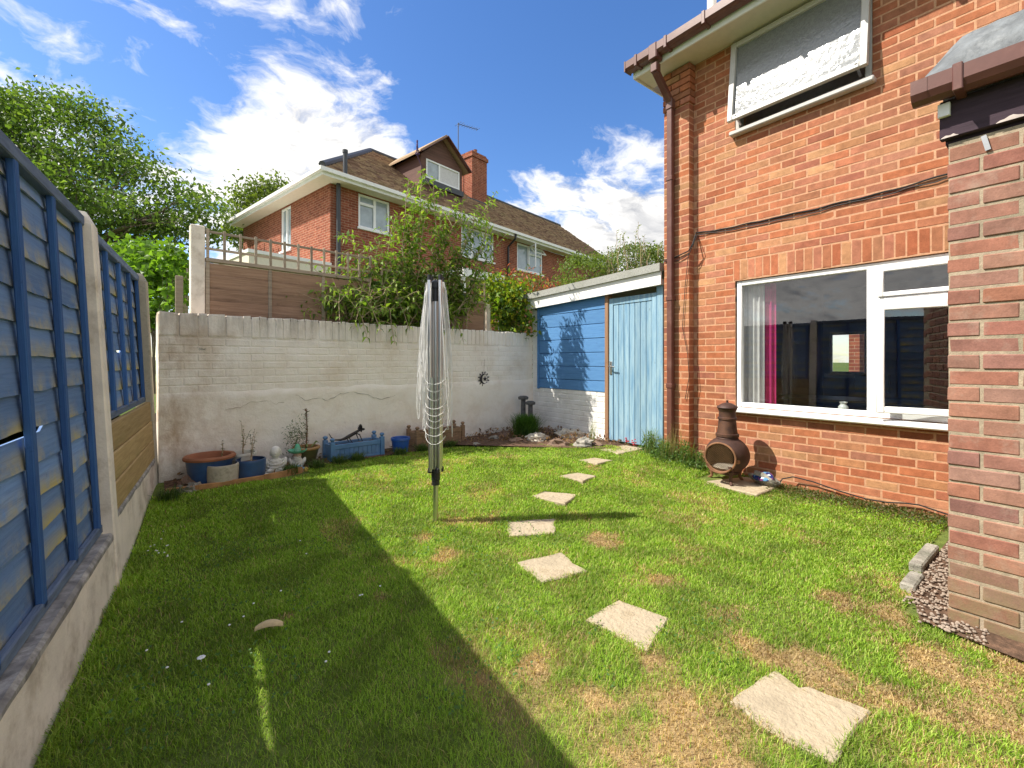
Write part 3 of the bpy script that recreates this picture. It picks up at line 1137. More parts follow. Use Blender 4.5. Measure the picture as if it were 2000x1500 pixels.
    s.bbox(-3.375, 3.0, -.382, -.361, 4.625, 4.80, .003)
    s.box(-3.375, -3.361, -.3605, 0.9, 4.625, 4.86)
    s.build('fascia', M_fasc, H, local=True)
    g = MB()
    prof = [(-.385, 4.80), (-.385, 4.705), (-.40, 4.685), (-.475, 4.685), (-.502, 4.715), (-.502, 4.795), (-.492, 4.80), (-.492, 4.72), (-.470, 4.695), (-.405, 4.695), (-.395, 4.71), (-.395, 4.80)]
    n = len(prof)
    x0, x1 = -3.40, 3.0
    g.add([(x0, a, b) for a, b in prof] + [(x1, a, b) for a, b in prof], [(i, (i + 1) % n, n + (i + 1) % n, n + i) for i in range(n)])
    g.box(x0 - .012, x0 + .004, -.506, -.383, 4.682, 4.802)
    gt = g.build('gutter', M_brown, H, local=True)
    for x in (-3.25, -2.86, -2.42, -1.9, -1.4, -.9, -.4):
        MB().bbox(x - .018, x + .018, -.511, -.38, 4.674, 4.806, .004).build('bracket', M_brown, gt, local=True)
    # outlet, swan neck and downpipe
    xp = -3.02
    d = MB()
    d.bbox(xp - .055, xp + .055, -.511, -.384, 4.63, 4.808, .012)
    d.bbox(xp - .042, xp + .042, -.487, -.403, 4.50, 4.60, .008)
    d.bar((xp, -.445, 4.52), (xp, -.155, 4.27), .068, .068, (1, 0, 0), .006)
    d.bbox(xp - .042, xp + .042, -.19, -.106, 4.18, 4.30, .008)
    dn = d.build('downpipe_neck', M_brown, H, local=True)
    d = MB()
    d.bbox(xp - .033, xp + .033, -.180, -.114, .06, 4.2, .006)
    dp = d.build('downpipe', M_brown, H, local=True)
    for z in (3.35, 1.95, .93):
        MB().bbox(xp - .04, xp + .04, -.187, -.101, z, z + .05, .004).build('pipe_clip', M_brown, dp, local=True)
    # roof plane
    r = MB()
    r.add([(-3.42, -.42, 4.815), (3.1, -.42, 4.815), (3.1, 3.6, 7.4), (-3.42, 3.6, 7.4), (-3.42, 7.4, 4.815), (3.1, 7.4, 4.815)], [(0, 1, 2, 3), (3, 2, 5, 4)])
    r.add([(-3.36, 0.1, 4.84), (-3.36, 7.1, 4.84), (-3.36, 3.6, 7.3)], [(0, 1, 2)])
    r.build('roof', M_tile, H, local=True)
    v = MB()
    v.tube([(-2.76, .3, 4.95), (-2.76, .3, 5.72)], .052, 14)
    v.tube([(-2.76, .3, 5.72), (-2.76, .3, 5.78)], .064, 14)
    v.build('vent_pipe', M_fasc, H, local=True, smooth=True)

    # ---- the room behind the lower window
    q = MB()
    q.box(-2.9, 1.2, 4.1, 4.2, 0, 2.5)            # far wall, with a window let into it below
    q = MB()
    core(q, -2.95, 1.2, 0, 2.5, 4.1, 4.2, holes=[(-2.72, -2.2, 1.03, 1.72)])
    q.box(-2.945, -2.82, .242, 4.1, 0, 2.5)
    q.box(1.1, 1.2, .242, 4.1, 0, 2.5)
    q.box(-2.9, 1.2, .242, 4.1, 2.45, 2.5)
    q.build('room_wall', M_room, H, local=True)
    MB().box(-2.9, 1.2, .242, 4.1, .0, .06).build('room_floor', M_floor, H, local=True)
    f = MB()
    frame_bars(f, -2.72, -2.2, 1.03, 1.72, .04, 4.08, 4.12)
    f.bbox(-2.78, -2.14, 4.02, 4.1, .97, 1.03, .004)
    f.build('far_window_frame', M_upvc, H, local=True)
    return H


HOUSE = build_house()


def build_interior():
    def wavy(name, v0, v1, u, z0, z1, amp, k, m, label):
        mb = MB()
        n = 60
        for i in range(n + 1):
            t = i / n
            v = v0 + (v1 - v0) * t
            du = amp * math.sin(t * k * 2 * math.pi) + amp * .3 * math.sin(t * k * 5.1)
            mb.v += [Vector((u + du, v, z0)), Vector((u + du * .8, v, z1)), Vector((u + du + .008, v, z0)), Vector((u + du * .8 + .008, v, z1))]
        for i in range(n):
            a = i * 4
            mb.f += [(a, a + 4, a + 5, a + 1), (a + 2, a + 3, a + 7, a + 6)]
        o = mb.build(name, m, smooth=True)
        tag(o, label, 'curtain')
    wavy('curtain', 2.10, 2.325, 4.985, .79, 2.08, .018, 4, M_curt, 'pale grey curtain hanging inside the ground floor window')
    wavy('curtain', 2.0, 2.115, 5.02, .79, 2.08, .014, 2, M_mag, 'magenta curtain beside the grey one inside the window')
    wavy('curtain', .47, .56, 5.02, .79, 2.08, .018, 2, M_curt, 'grey curtain inside the window next to the extension wall')
    t = thing('desk', 'dark desk in the room behind the big window', 'desk', (6.4, 1.7, 0.06))
    MB().bbox(6.05, 6.75, .9, 2.5, .76, .80, .004).build('desk_top', M_desk, t)
    for (a, b) in ((6.08, .93), (6.68, .93), (6.08, 2.43), (6.68, 2.43)):
        MB().box(a, a + .05, b, b + .05, .06, .76).build('leg', M_desk, t)
    o = MB().lathe([(0, .752), (.03, .752), (.042, .79), (.04, .82), (.022, .84), (.034, .862), (.03, .862), (.018, .84)], (5.03, 1.42, 0), 14).build('vase', M_vase, smooth=True)
    tag(o, 'small white vase on the inner sill of the big window', 'vase')
    b = thing('monitor', 'dark screen standing on the desk indoors', 'monitor', (6.5, 1.55, .80))
    MB().bbox(6.48, 6.51, 1.40, 1.72, .88, 1.10, .004).build('screen', M_black, b)
    MB().box(6.485, 6.505, 1.54, 1.58, .80, .88).build('stand', M_black, b)


build_interior()


# ---------------------------------------------------------------- brick extension at the right edge
def build_extension():
    E_ = thing('brick_extension', 'weathered brown-pink brick extension wall with dark peeling fascia at right edge', 'extension', (2.96, 0, 0), R(-90))
    rects = brick_rects(-.42, 1.9, -.15, 2.28, phase=.225 - .1125, unit=.235, joint=.0105, course=.0755)
    near = [r for r in rects if r[0] < .12]
    rest = [r for r in rects if r[0] >= .12]
    # end wall bricks
    lay_bricks(E_, near, M_ebrick, M_ebrick_s, depth=.10, jit=.003)
    mb = MB()
    for r in rest:
        mb.bbox(r[0], r[1], rnd.uniform(-.002, .002), .05, r[2], r[3], .0045)
    z = -.15
    k = 0
    while z < 2.27:
        y = .0 if k % 2 else -.0
        a = .1015 + (0.117 if k % 2 else 0.0)
        while a < 1.88:
            b = min(a + .221, 1.885)
            if b - a > .03:
                mb.bbox(-.42 + rnd.uniform(-.001, .001), -.37, a, b, z, min(z + .0625, 2.28), .0045)
            a += .235
        z += .0765
        k += 1
    tag(mb.build('brickwork', M_ebrick_s, E_, local=True), kind='stuff')
    mb = MB()
    mb.box(-.4165, 1.95, .0035, 1.886, -.2, 2.279)
    mb.build('mortar', M_emortar, E_, local=True)
    # wall plate, fascia, gutter, roof edge
    MB().bbox(-.445, 1.95, -.022, .02, 2.30, 2.48, .004).build('fascia_board', M_purple, E_, local=True)
    pl = MB()
    x = -.44
    r = random.Random(3)
    while x < 1.2:
        l = r.uniform(.03, .16)
        h = r.uniform(.006, .026)
        n = 7
        lo = [(x + l * i / n, -.0245, 2.302) for i in range(n + 1)]
        hi = [(x + l * i / n, -.0245, 2.302 + h * r.uniform(.5, 1) * math.sin(math.pi * (i + .3) / (n + .6))) for i in range(n + 1)]
        b = len(pl.v)
        pl = MB()
        pl.v += [Vector(p) for p in lo + hi]
        pl.f += [(i, i + 1, n + 2 + i, n + 1 + i) for i in range(n)]
        pl.build('peeled_patch', M_peel, E_, local=True)
        x += l + r.uniform(.0, .12)
    MB().bbox(-.43, 1.95, .0205, .12, 2.281, 2.42, .003).build('wall_plate', M_purple, E_, local=True)
    g = MB()
    prof = [(-.03, 2.575), (-.03, 2.50), (-.045, 2.478), (-.085, 2.468), (-.118, 2.482), (-.135, 2.51), (-.135, 2.575), (-.122, 2.578), (-.124, 2.515), (-.11, 2.492), (-.083, 2.48), (-.05, 2.488), (-.042, 2.505), (-.042, 2.578)]
    n = len(prof)
    g.add([(-.51, a, b) for a, b in prof] + [(1.95, a, b) for a, b in prof], [(i, (i + 1) % n, n + (i + 1) % n, n + i) for i in range(n)])
    gt = g.build('gutter', M_brown, E_, local=True)
    c = MB()
    c.add([(-.53, a, b) for a, b in prof[:8]] + [(-.47, a * 1.03 + .002, b - .001) for a, b in prof[:8]], [tuple(range(8))] + [(i, (i + 1) % 8, 8 + (i + 1) % 8, 8 + i) for i in range(8)])
    c.build('end_cap', M_brown, gt, local=True)
    MB().bbox(-.385, -.350, -.143, -.025, 2.462, 2.585, .004).build('bracket', M_brown, gt, local=True)
    MB().bbox(-.448, -.405, -.045, -.023, 2.40, 2.462, .002).build('end_block', M_fasc, gt, local=True)
    bk = MB()
    bk.bar((-.30, -.006, 2.27), (-.285, -.006, 2.20), .018, .006, (0, 1, 0))
    bk.build('strap', M_chrome, E_, local=True)
    # crinkled lead over the roof edge
    ld = MB()
    nx, ny = 60, 14
    for i in range(nx + 1):
        for j in range(ny + 1):
            x = -.50 + 2.4 * i / nx
            t = j / ny
            y = -.07 + 1.1 * t
            e = min(1, i / 3.0)
            z = 2.59 + .25 * math.sin(min(1, t * 5) * math.pi / 2) * (.45 + .55 * e) + .03 * t
            z += .018 * noise.noise(Vector((x * 9, y * 14, 1))) + .008 * noise.noise(Vector((x * 30, y * 30, 4)))
            ld.v.append(Vector((x, y, z)))
    for i in range(nx):
        for j in range(ny):
            a = i * (ny + 1) + j
            ld.f.append((a, a + 1, a + ny + 2, a + ny + 1))
    ld.build('lead_roof_edge', M_lead, E_, local=True, smooth=True)
    MB().box(-.44, 1.95, .03, 1.88, 2.482, 2.57).build('flat_roof', M_felt, E_, local=True)


build_extension()


# ---------------------------------------------------------------- lean-to shed beyond the house corner
def build_shed():
    S = thing('lean_to_shed', 'white brick lean-to shed with bright blue boarding and faded blue door', 'shed', (4.83, 0, 0), R(-90))
    # x = -v : far corner -5.66, near end -3.15
    holes = [(-5.50, -4.10, .81, 2.4), (-4.10, -3.1, -.1, 2.4)]
    rects = brick_rects(-5.66, -4.10, 0.0, 2.18, holes=holes, phase=.05)
    lay_bricks(S, rects, M_wpaint, M_wpaint, jit=.0025)
    mb = MB()
    core(mb, -5.655, -4.10, -.2, 2.17, .0042, .12, holes=[(-5.50, -4.10, .81, 2.4)])
    mb.build('mortar', M_wpaint, S, local=True)
    MB().box(-5.655, -5.535, .121, 1.9, -.2, 2.17).build('side_wall', M_wpaint, S, local=True)
    # blue boarding
    z = .815
    hs = [.155, .20, .20, .20, .20, .20, .20]
    for h in hs:
        zt = min(z + h - .007, 2.175)
        MB().bbox(-5.475, -4.105, -.012 + rnd.uniform(-.002, .002), .02, z, zt, .004).build('board', M_sblue, S, local=True)
        z += h
        if z > 2.12:
            break
    MB().bbox(-5.508, -5.478, -.03, .03, .80, 2.16, .003).build('corner_post', M_sblue, S, local=True)
    MB().box(-5.48, -4.10, .021, .05, .812, 2.17).build('backing', M_batten, S, local=True)
    # door
    MB().bbox(-4.098, -4.038, -.03, .06, .10, 2.17, .004).build('door_frame', M_dframe, S, local=True)
    MB().bbox(-3.285, -3.195, -.02, .06, .08, 2.17, .004).build('door_frame', M_door, S, local=True)
    D = thing('door', None, None, (4.83, 0, 0), R(-90))
    D.parent = S
    D.matrix_parent_inverse = WM[S.name].inverted()
    for a, b in ((-4.032, -3.965), (-3.355, -3.29)):
        MB().bbox(a, b, -.014, .03, .17, 2.09, .003).build('stile', M_door, D, local=True)
    MB().bbox(-3.964, -3.356, -.014, .03, 2.0, 2.09, .003).build('rail', M_door, D, local=True)
    n = 7
    w = (3.963 - 3.357) / n
    for i in range(n):
        a = -3.963 + i * w
        MB().bbox(a + .002, a + w - .002, -.006, .02, .17, 1.998, .005).build('plank', M_door, D, local=True)
    hd = MB()
    hd.bbox(-4.018, -3.978, -.024, -.0145, 1.06, 1.24, .004)
    hd.tube([(-3.998, -.02, 1.17), (-3.998, -.06, 1.17), (-3.975, -.068, 1.17), (-3.90, -.066, 1.165)], .009, 10)
    hd.build('handle', M_chrome, D, local=True, smooth=True)
    # fascia and felt roof, falling slightly to the far end
    f = MB()
    f.add([(-5.70, -.10, 2.085), (-3.17, -.10, 2.165), (-3.17, -.075, 2.165), (-5.70, -.075, 2.085), (-5.70, -.10, 2.245), (-3.17, -.10, 2.325), (-3.17, -.075, 2.325), (-5.70, -.075, 2.245)],
          [(0, 1, 2, 3), (4, 5, 6, 7), (0, 1, 5, 4), (1, 2, 6, 5), (2, 3, 7, 6), (3, 0, 4, 7)])
    f.build('fascia', M_fasc, S, local=True)
    r = MB()
    r.add([(-5.76, -.135, 2.24), (-3.165, -.135, 2.325), (-3.165, 2.1, 2.40), (-5.76, 2.1, 2.32), (-5.76, -.13, 2.335), (-3.165, -.13, 2.42), (-3.165, 2.1, 2.50), (-5.76, 2.1, 2.42)],
          [(0, 1, 2, 3), (4, 5, 6, 7), (0, 1, 5, 4), (1, 2, 6, 5), (2, 3, 7, 6), (3, 0, 4, 7)])
    r.build('felt_roof', M_felt, S, local=True)
    MB().box(-5.69, -3.18, -.074, .0, 2.17, 2.238).build('soffit', M_fasc, S, local=True)
    b = MB().box(-3.29, -3.16, .04, .1, .0, 2.17)
    b.build('jamb', M_wpaint, S, local=True)


build_shed()

# ---------------------------------------------------------------- white garden wall at the back
WANG = math.atan2(.46, 4.82)
WP0 = Vector((0.01, 5.2, 0))
WE = Vector((math.cos(WANG), math.sin(WANG), 0))
WNRM = Vector((-math.sin(WANG), math.cos(WANG), 0))


def wallpt(x, y, off=0.0):
    """photo point on the face of the white wall, off metres in front of it"""
    p = WP0 - WNRM * off
    return LN(x, y, p, p + WE)


def build_wall():
    W = thing('garden_wall', 'old white painted brick garden wall with upright coping bricks, stained at left', 'wall', WP0, WANG)
    ln = 4.845
    rects = brick_rects(-.03, ln, .945, 1.475, phase=.07)
    rr = []
    for r in rects:
        rr.append(r)
    x = -.03
    r_ = random.Random(4)
    while x < ln - .03:
        w = .075
        if x < 1.0 and r_.random() < .45:
            w = .15
        rr.append((x + .004, min(x + w - .005, ln), 1.481, 1.70 + r_.uniform(-.005, .004), -.003 + r_.uniform(-.004, .003), .21))
        x += w
    lay_bricks(W, rr, M_wwall, M_wwall, jit=.0012)
    mb = MB()
    mb.box(-.03, ln, .0032, .20, -.3, 1.672)
    mb.build('mortar', M_wwall, W, local=True)
    # rendered lower half with a ragged upper edge, a little proud of the bricks
    nx, nz_ = 120, 26
    g = MB()
    for i in range(nx + 1):
        x = -.03 + (ln + .03) * i / nx
        top = .955 + .028 * noise.noise(Vector((x * 2.3, 3, 0))) + .012 * noise.noise(Vector((x * 9, 7, 0)))
        for j in range(nz_ + 1):
            t = j / nz_
            z = -.1 + (top + .1) * t
            y = -.014 + .012 * noise.noise(Vector((x * 2.2, z * 3, 2))) + .004 * noise.noise(Vector((x * 8, z * 8, 9)))
            if j == nz_:
                y = .004
            g.v.append(Vector((x, y, z)))
    for i in range(nx):
        for j in range(nz_):
            a = i * (nz_ + 1) + j
            g.f.append((a, a + nz_ + 1, a + nz_ + 2, a + 1))
    g.build('render_coat', M_wwall, W, local=True, smooth=True)
    # long cracks in the render
    for k, pts in enumerate([[(440, 800), (470, 795), (490, 785), (520, 784), (540, 788), (560, 786)],
                             [(577, 770), (595, 782), (625, 778), (640, 782), (665, 770), (690, 765), (720, 772), (740, 780), (765, 776), (775, 770)]]):
        c = MB()
        P = []
        for i, (px_, py_) in enumerate(pts):
            P.append(wallpt(px_, py_, .017))
        Q = []
        for a, b in zip(P, P[1:]):
            for s in range(4):
                q = a.lerp(b, s / 4)
                Q.append(q + Vector((0, 0, rnd.uniform(-.009, .009))))
        c.tube(Q, [rnd.uniform(.0006, .0030) for _ in Q], 5)
        c.build('crack', M_rock if k else M_rockp, W)


build_wall()
# ---------------------------------------------------------------- blue fence on the left
FA = Vector((-0.19, 3.34, 0))
FE = Vector((0.17, 1.86, 0)).normalized()
FN = Vector((FE.y, -FE.x, 0))
LEAN = math.tan(R(2.7))


def fmap(lean=LEAN):
    def fn(p):      # p = (s along, w towards the garden, z)
        return FA + FE * p.x + FN * (p.y - p.z * lean) + Vector((0, 0, p.z))
    return fn


def wavy_board(s0, s1, z0, h, w_lo, w_hi, th, seed, n=34, wav=.012, dips=()):
    """lapped board with a waney lower edge, in fence coordinates"""
    mb = MB()
    for i in range(n + 1):
        s = s0 + (s1 - s0) * i / n
        e = wav * noise.noise(Vector((s * 2.6, seed * 7.3, 0))) + wav * .5 * noise.noise(Vector((s * 9, seed * 3.1, 4)))
        bow = .004 * noise.noise(Vector((s * 3, seed, 9)))
        zl = z0 + e
        dz = 0.0
        for d in dips:
            dz += d[3] * sstep(d[0] - .08, d[0] + .04, s) * (1 - sstep(d[1] - .04, d[1] + .08, s))
        mb.v += [Vector((s, w_lo + bow, zl)), Vector((s, w_lo - th + bow, zl)), Vector((s, w_hi, z0 + h - dz)), Vector((s, w_hi - th, z0 + h - dz))]
    for i in range(n):
        a = i * 4
        b = a + 4
        mb.f += [(a, b, b + 2, a + 2), (a + 1, a + 3, b + 3, b + 1), (a, a + 1, b + 1, b), (a + 2, b + 2, b + 3, a + 3)]
    mb.f += [(0, 2, 3, 1), (n * 4, n * 4 + 1, n * 4 + 3, n * 4 + 2)]
    return mb


def build_blue_fence():
    fm = fmap()

    def panel(s0, s1, zb, zt, battens, label, seed, dips=()):
        c = fm(Vector(((s0 + s1) / 2, -.07, zb)))
        P = thing('fence_panel', label, 'fence panel', c, group='blue lapped fence panels on the left')
        z = zb + .03
        k = 0
        while z < zt - .08:
            h = .128 + rnd.uniform(-.008, .012)
            top = min(z + h + .03, zt - .01)
            mb = wavy_board(s0, s1, z, top - z, -.069, -.082, .009, seed + k, dips=[d for d in dips if z < d[2] < z + h])
            mb.map(fm).build('board', M_fence, P)
            z += h
            k += 1
        for s in battens:
            MB().bbox(s - .022, s + .022, -.064, -.040, zb + .02, zt - .02, .004).map(fm).build('batten', M_batten, P)
        MB().bbox(s0, s1, -.095, -.036, zt - .035, zt + .022, .005).map(fm).build('top_rail', M_rail, P)
        MB().bbox(s0, s1, -.066, -.04, zb, zb + .045, .005).map(fm).build('bottom_rail', M_rail, P)
        return P
    panel(-1.90, -.045, .315, 2.0, [-.10, -.55, -.98, -1.40, -1.86], 'near blue lapped fence panel reaching almost to the ground', 10, [(-1.30, -.72, .86, .053)])
    panel(.045, 1.80, .885, 1.98, [.11, .52, .95, 1.36, 1.77], 'shorter blue fence panel above the ochre timber boards', 40, [(.9, 1.05, 1.29, .044)])
    # panel beyond the frame, behind the camera
    P = panel(-3.85, -2.02, .315, 2.0, [-2.05, -2.5, -2.95, -3.4, -3.82], 'blue lapped fence panel beside and behind the viewer', 70)

    # concrete posts
    def post(s, w0, w1, zt, label, lean, tw=.06, m=M_conc):
        f = fmap(lean)
        mb = MB()
        mb.bbox(s - tw, s + tw, w0, w1, -.15, zt - .06, .008)
        mb.add([(s - tw + .004, w0 + .004, zt - .063), (s + tw - .004, w0 + .004, zt - .063), (s + tw - .004, w1 - .004, zt - .063), (s - tw + .004, w1 - .004, zt - .063),
                (s - tw + .012, w0 + .012, zt), (s + tw - .012, w0 + .012, zt), (s + tw - .012, w1 - .03, zt - .004), (s - tw + .012, w1 - .03, zt - .004)],
               [(4, 5, 6, 7), (0, 1, 5, 4), (1, 2, 6, 5), (2, 3, 7, 6), (3, 0, 4, 7)])
        o = mb.map(f).build('concrete_post', m)
        return tag(o, label, 'fence post', 'concrete fence posts')
    post(.0, -.115, .012, 2.05, 'pale concrete fence post between the two blue panels', math.tan(R(3.1)), .055, M_concw)
    post(1.84, -.115, .005, 2.02, 'concrete fence post where the blue fence meets the white wall', math.tan(R(2.4)), .05)
    post(-1.96, -.115, .012, 2.085, 'concrete fence post beside the viewer', math.tan(R(3)), .055, M_concw)

    # painted gravel boards
    def gravel(s0, s1, zt, label):
        c = fm(Vector(((s0 + s1) / 2, 0, 0)))
        T = thing('gravel_board', label, 'gravel board', c, group='concrete gravel boards under the fence')
        n = 30
        mb = MB()
        for i in range(n + 1):
            s = s0 + (s1 - s0) * i / n
            e = .006 * noise.noise(Vector((s * 7, 1, 0)))
            for (w, z) in ((-.055, -.12), (.0, -.12), (.0, zt - .012 + e), (-.010 + e * .5, zt + e * .4), (-.055, zt)):
                mb.v.append(Vector((s, w, z)))
        for i in range(n):
            for j in range(5):
                a, b = i * 5 + j, i * 5 + (j + 1) % 5
                mb.f.append((a, b, b + 5, a + 5))
        mb.f += [(0, 1, 2, 3, 4), tuple(n * 5 + j for j in (4, 3, 2, 1, 0))]
        mb.map(fm).build('board', M_concw, T)
        l = MB()
        for i in range(n + 1):
            s = s0 + (s1 - s0) * i / n
            e = .006 * noise.noise(Vector((s * 7, 1, 0)))
            d = .012 + .012 * noise.noise(Vector((s * 5, 8, 0)))
            l.v += [Vector((s, -.053, zt + .003)), Vector((s, -.008 + e * .5, zt + .003 + e * .4)), Vector((s, .003, zt - .012 + e)), Vector((s, .003, zt - .02 - d + e))]
        for i in range(n):
            for j in range(3):
                a = i * 4 + j
                l.f.append((a, a + 1, a + 5, a + 4))
        l.map(fm).build('worn_edge', M_gledge, T)
    gravel(-1.90, -.06, .305, 'off-white painted gravel board under the near blue panel, worn top edge')
    gravel(.058, 1.785, .378, 'off-white painted gravel board below the ochre timber boards')
    gravel(-3.85, -2.02, .305, 'off-white painted gravel board beside and behind the viewer')
    # ochre boards under panel 2
    for i, (a, b, lab) in enumerate(((.382, .545, 'lowest of the three ochre timber boards in the fence'), (.549, .712, 'middle of the three ochre timber boards in the fence'), (.716, .882, 'topmost of the three ochre timber boards in the fence'))):
        o = MB().bbox(.058, 1.79, -.05 + .004 * i, .0 - .004 * i, a, b, .006).map(fm).build('timber_board', M_sleeper)
        tag(o, lab, 'board', 'ochre timber boards under the blue panel')


build_blue_fence()


# ---------------------------------------------------------------- brown fence with trellis behind the wall
TP0 = WP0 + WNRM * .36


def tmap(p):
    return TP0 + WE * p.x + WNRM * p.y + Vector((0, 0, p.z))


def build_trellis_fence():
    def post(x, w, zt, label, tw=.052):
        mb = MB()
        mb.bbox(x - tw, x + tw, -.05, .05, .5, zt, .006)
        tag(mb.map(tmap).build('concrete_post', M_concw), label, 'fence post', 'concrete posts behind the wall')

    def sx(px_):
        q = LN(px_, 600, TP0, TP0 + WE)
        return (q - TP0).dot(WE)
    x0 = sx(385)
    post(x0, 0, 2.62, 'tall concrete post at the left end of the brown trellis-topped fence', .06)
    xe = sx(951)
    post(xe, 0, 2.15, 'slim pale post rising behind the wall beyond the clothes dryer', .035)
    step = (xe - x0) / 2
    for k in range(2):
        a, b = x0 + step * k + .065, x0 + step * (k + 1) - (.065 if k == 0 else .05)
        T = thing('fence_panel', ['brown waney fence panel topped by trellis, left one behind the white wall', 'brown waney fence panel behind the tall shrub, right one behind the white wall'][k], 'fence panel', tmap(Vector(((a + b) / 2, 0, .7))), group='brown fence panels behind the wall')
        zt = 2.30 - .12 * k
        z = .75
        i = 0
        while z < zt - .08:
            h = .135 + rnd.uniform(-.01, .01)
            mb = wavy_board(a, b, z, min(h + .03, zt - z), .012, .03, .01, 100 + 20 * k + i, wav=.010)
            mb.map(lambda p: tmap(Vector((p.x, -p.y, p.z)))).build('board', M_waney, T)
            z += h
            i += 1
        n = 3
        for j in range(n + 1):
            s = a + .02 + (b - a - .04) * j / n
            MB().bbox(s - .018, s + .018, -.035, -.014, .75, zt - .03, .003).map(tmap).build('batten', M_trel, T)
        MB().bbox(a, b, -.045, .03, zt - .035, zt + .005, .003).map(tmap).build('top_rail', M_trel, T)
        # trellis
        q = thing('trellis', None, None, tmap(Vector((a, 0, zt))))
        q.parent = T
        q.matrix_parent_inverse = WM[T.name].inverted()
        for zz in (zt + .10, zt + .275):
            MB().bbox(a, b, -.03, -.014, zz - .012, zz + .012, .002).map(tmap).build('rail', M_trel, q)
        s = a + .02
        while s < b:
            MB().bbox(s - .013, s + .013, -.045, -.031, zt + .006, zt + .30, .002).map(tmap).build('slat', M_trel, q)
            s += .147
    # two older posts and a panel that run away behind the blue fence
    for i, (x, y, Z, zt, lab) in enumerate(((350, 600, 5.6, 2.30, 'nearer weathered timber post behind the blue fence corner'), (361, 600, 6.6, 2.62, 'farther slim pale post behind the blue fence corner'))):
        c = ZD(x, y, Z)
        mb = MB()
        mb.bbox(c.x - .04, c.x + .04, c.y - .04, c.y + .04, .6, zt, .006)
        tag(mb.build('timber_post', M_trel), lab, 'post', 'posts behind the blue fence')


build_trellis_fence()


# ---------------------------------------------------------------- stepping stones, slabs and edging
SLABS = [([(1128, 898), (1160, 892), (1196, 902), (1166, 911)], 'farthest small stepping stone before the blue door'),
         ([(1088, 932), (1122, 922), (1164, 933), (1138, 946)], 'second stepping stone from the blue door'),
         ([(1038, 968), (1062, 957), (1128, 966), (1104, 988)], 'third stepping stone from the blue door'),
         ([(988, 1017), (1086, 1009), (1084, 1040), (994, 1046)], 'stepping stone crossed by the tip of the dryer shadow'),
         ([(1010, 1096), (1096, 1077), (1145, 1114), (1060, 1134)], 'stepping stone at the middle of the lawn, fifth from the door'),
         ([(1143, 1207), (1207, 1169), (1308, 1205), (1262, 1264)], 'second nearest stepping stone, square buff slab'),
         ([(1425, 1362), (1512, 1303), (1560, 1340), (1582, 1337), (1700, 1388), (1625, 1485), (1530, 1440)], 'nearest and largest stepping stone, with a notched edge')]
SLAB_POLY = []


def build_slabs():
    for i, (poly, lab) in enumerate(SLABS):
        P = []
        for (x, y) in poly:
            z = 0.0
            for _ in range(3):
                q = G(x, y, z)
                z = gh(q.x, q.y) + .012
            P.append((q.x, q.y))
        SLAB_POLY.append(P)
        # wobble the outline a little
        out = []
        n = len(P)
        for k in range(n):
            a, b = Vector(P[k]), Vector(P[(k + 1) % n])
            m = max(3, int((b - a).length / .05))
            for j in range(m):
                q = a.lerp(b, j / m)
                q += Vector((noise.noise(Vector((q.x * 9, q.y * 9, i))), noise.noise(Vector((q.y * 9, q.x * 9, i + 5))))) * .018
                out.append(q)
        cx = sum(p[0] for p in P) / n
        cy = sum(p[1] for p in P) / n
        zt = gh(cx, cy) + .008
        mb = MB()
        k = len(out)
        inner = [Vector((cx, cy)) + (p - Vector((cx, cy))) * .965 for p in out]
        mb.v = [Vector((p.x, p.y, zt - .05)) for p in out] + [Vector((p.x, p.y, zt - .006)) for p in out] + [Vector((p.x, p.y, zt + .003 * noise.noise(Vector((p.x * 8, p.y * 8, 2))))) for p in inner] + [Vector((cx, cy, zt + .001))]
        for j in range(k):
            a, b = j, (j + 1) % k
            mb.f += [(a, b, b + k, a + k), (a + k, b + k, b + 2 * k, a + 2 * k), (a + 2 * k, b + 2 * k, 3 * k)]
        tag(mb.build('stepping_stone', M_slab), lab, 'stepping stone', 'stepping stones across the lawn')
    # hearth slab
    mb = MB().bbox(4.27, 4.84, 1.86, 2.50, -.03, .034, .008)
    tag(mb.build('paving_slab', M_slab), 'pale paving slab under the rusty chiminea', 'paving slab')
    SLAB_POLY.append([(4.27, 1.86), (4.84, 1.86), (4.84, 2.5), (4.27, 2.5)])
    # flat stone by the door
    mb = MB().bbox(4.25, 4.75, 3.42, 3.72, .08, .155, .01)
    tag(mb.build('door_slab', M_slab), 'flat stone on bare earth in front of the blue door', 'paving slab')
    # brick edging and gravel along the extension's end wall
    for i, (a, b, v, lab) in enumerate(((3.50, 3.96, .60, 'longer kerb stone edging the gravel beside the extension'), (3.17, 3.40, .575, 'short kerb stone end at the gravel beside the extension'))):
        mb = MB().bbox(a, b, v, v + .065, -.05, .055 - .012 * i, .008)
        tag(mb.build('kerb_stone', M_rock), lab, 'kerb stone', 'kerb stones by the extension')
    mb = MB()
    mb.add([(2.72, -.3, .012), (2.955, -.3, .016), (2.955, .425, .02), (4.84, .425, .02), (4.84, .60, .02), (3.2, .60, .016), (2.85, .50, .012)], [(0, 1, 2, 6), (2, 3, 4, 5, 6)])
    struct(mb.build('gravel_strip', M_bed))
    # pebbles
    V, F = [], []
    mb = MB()
    r = random.Random(9)
    for _ in range(700):
        u = r.uniform(2.80, 4.2)
        v = r.uniform(.43, .59) if u > 2.97 else r.uniform(.28, .52)
        if u < 2.96 and v < .28:
            continue
        s = r.uniform(.004, .011)
        mb.ellipsoid((u, v, .022 + s * .3), s, s * r.uniform(.7, 1), s * .6, 6, 4)
    tag(mb.build('gravel', M_gravel), 'pale loose gravel between kerb and extension wall', 'gravel', kind='stuff')


build_slabs()


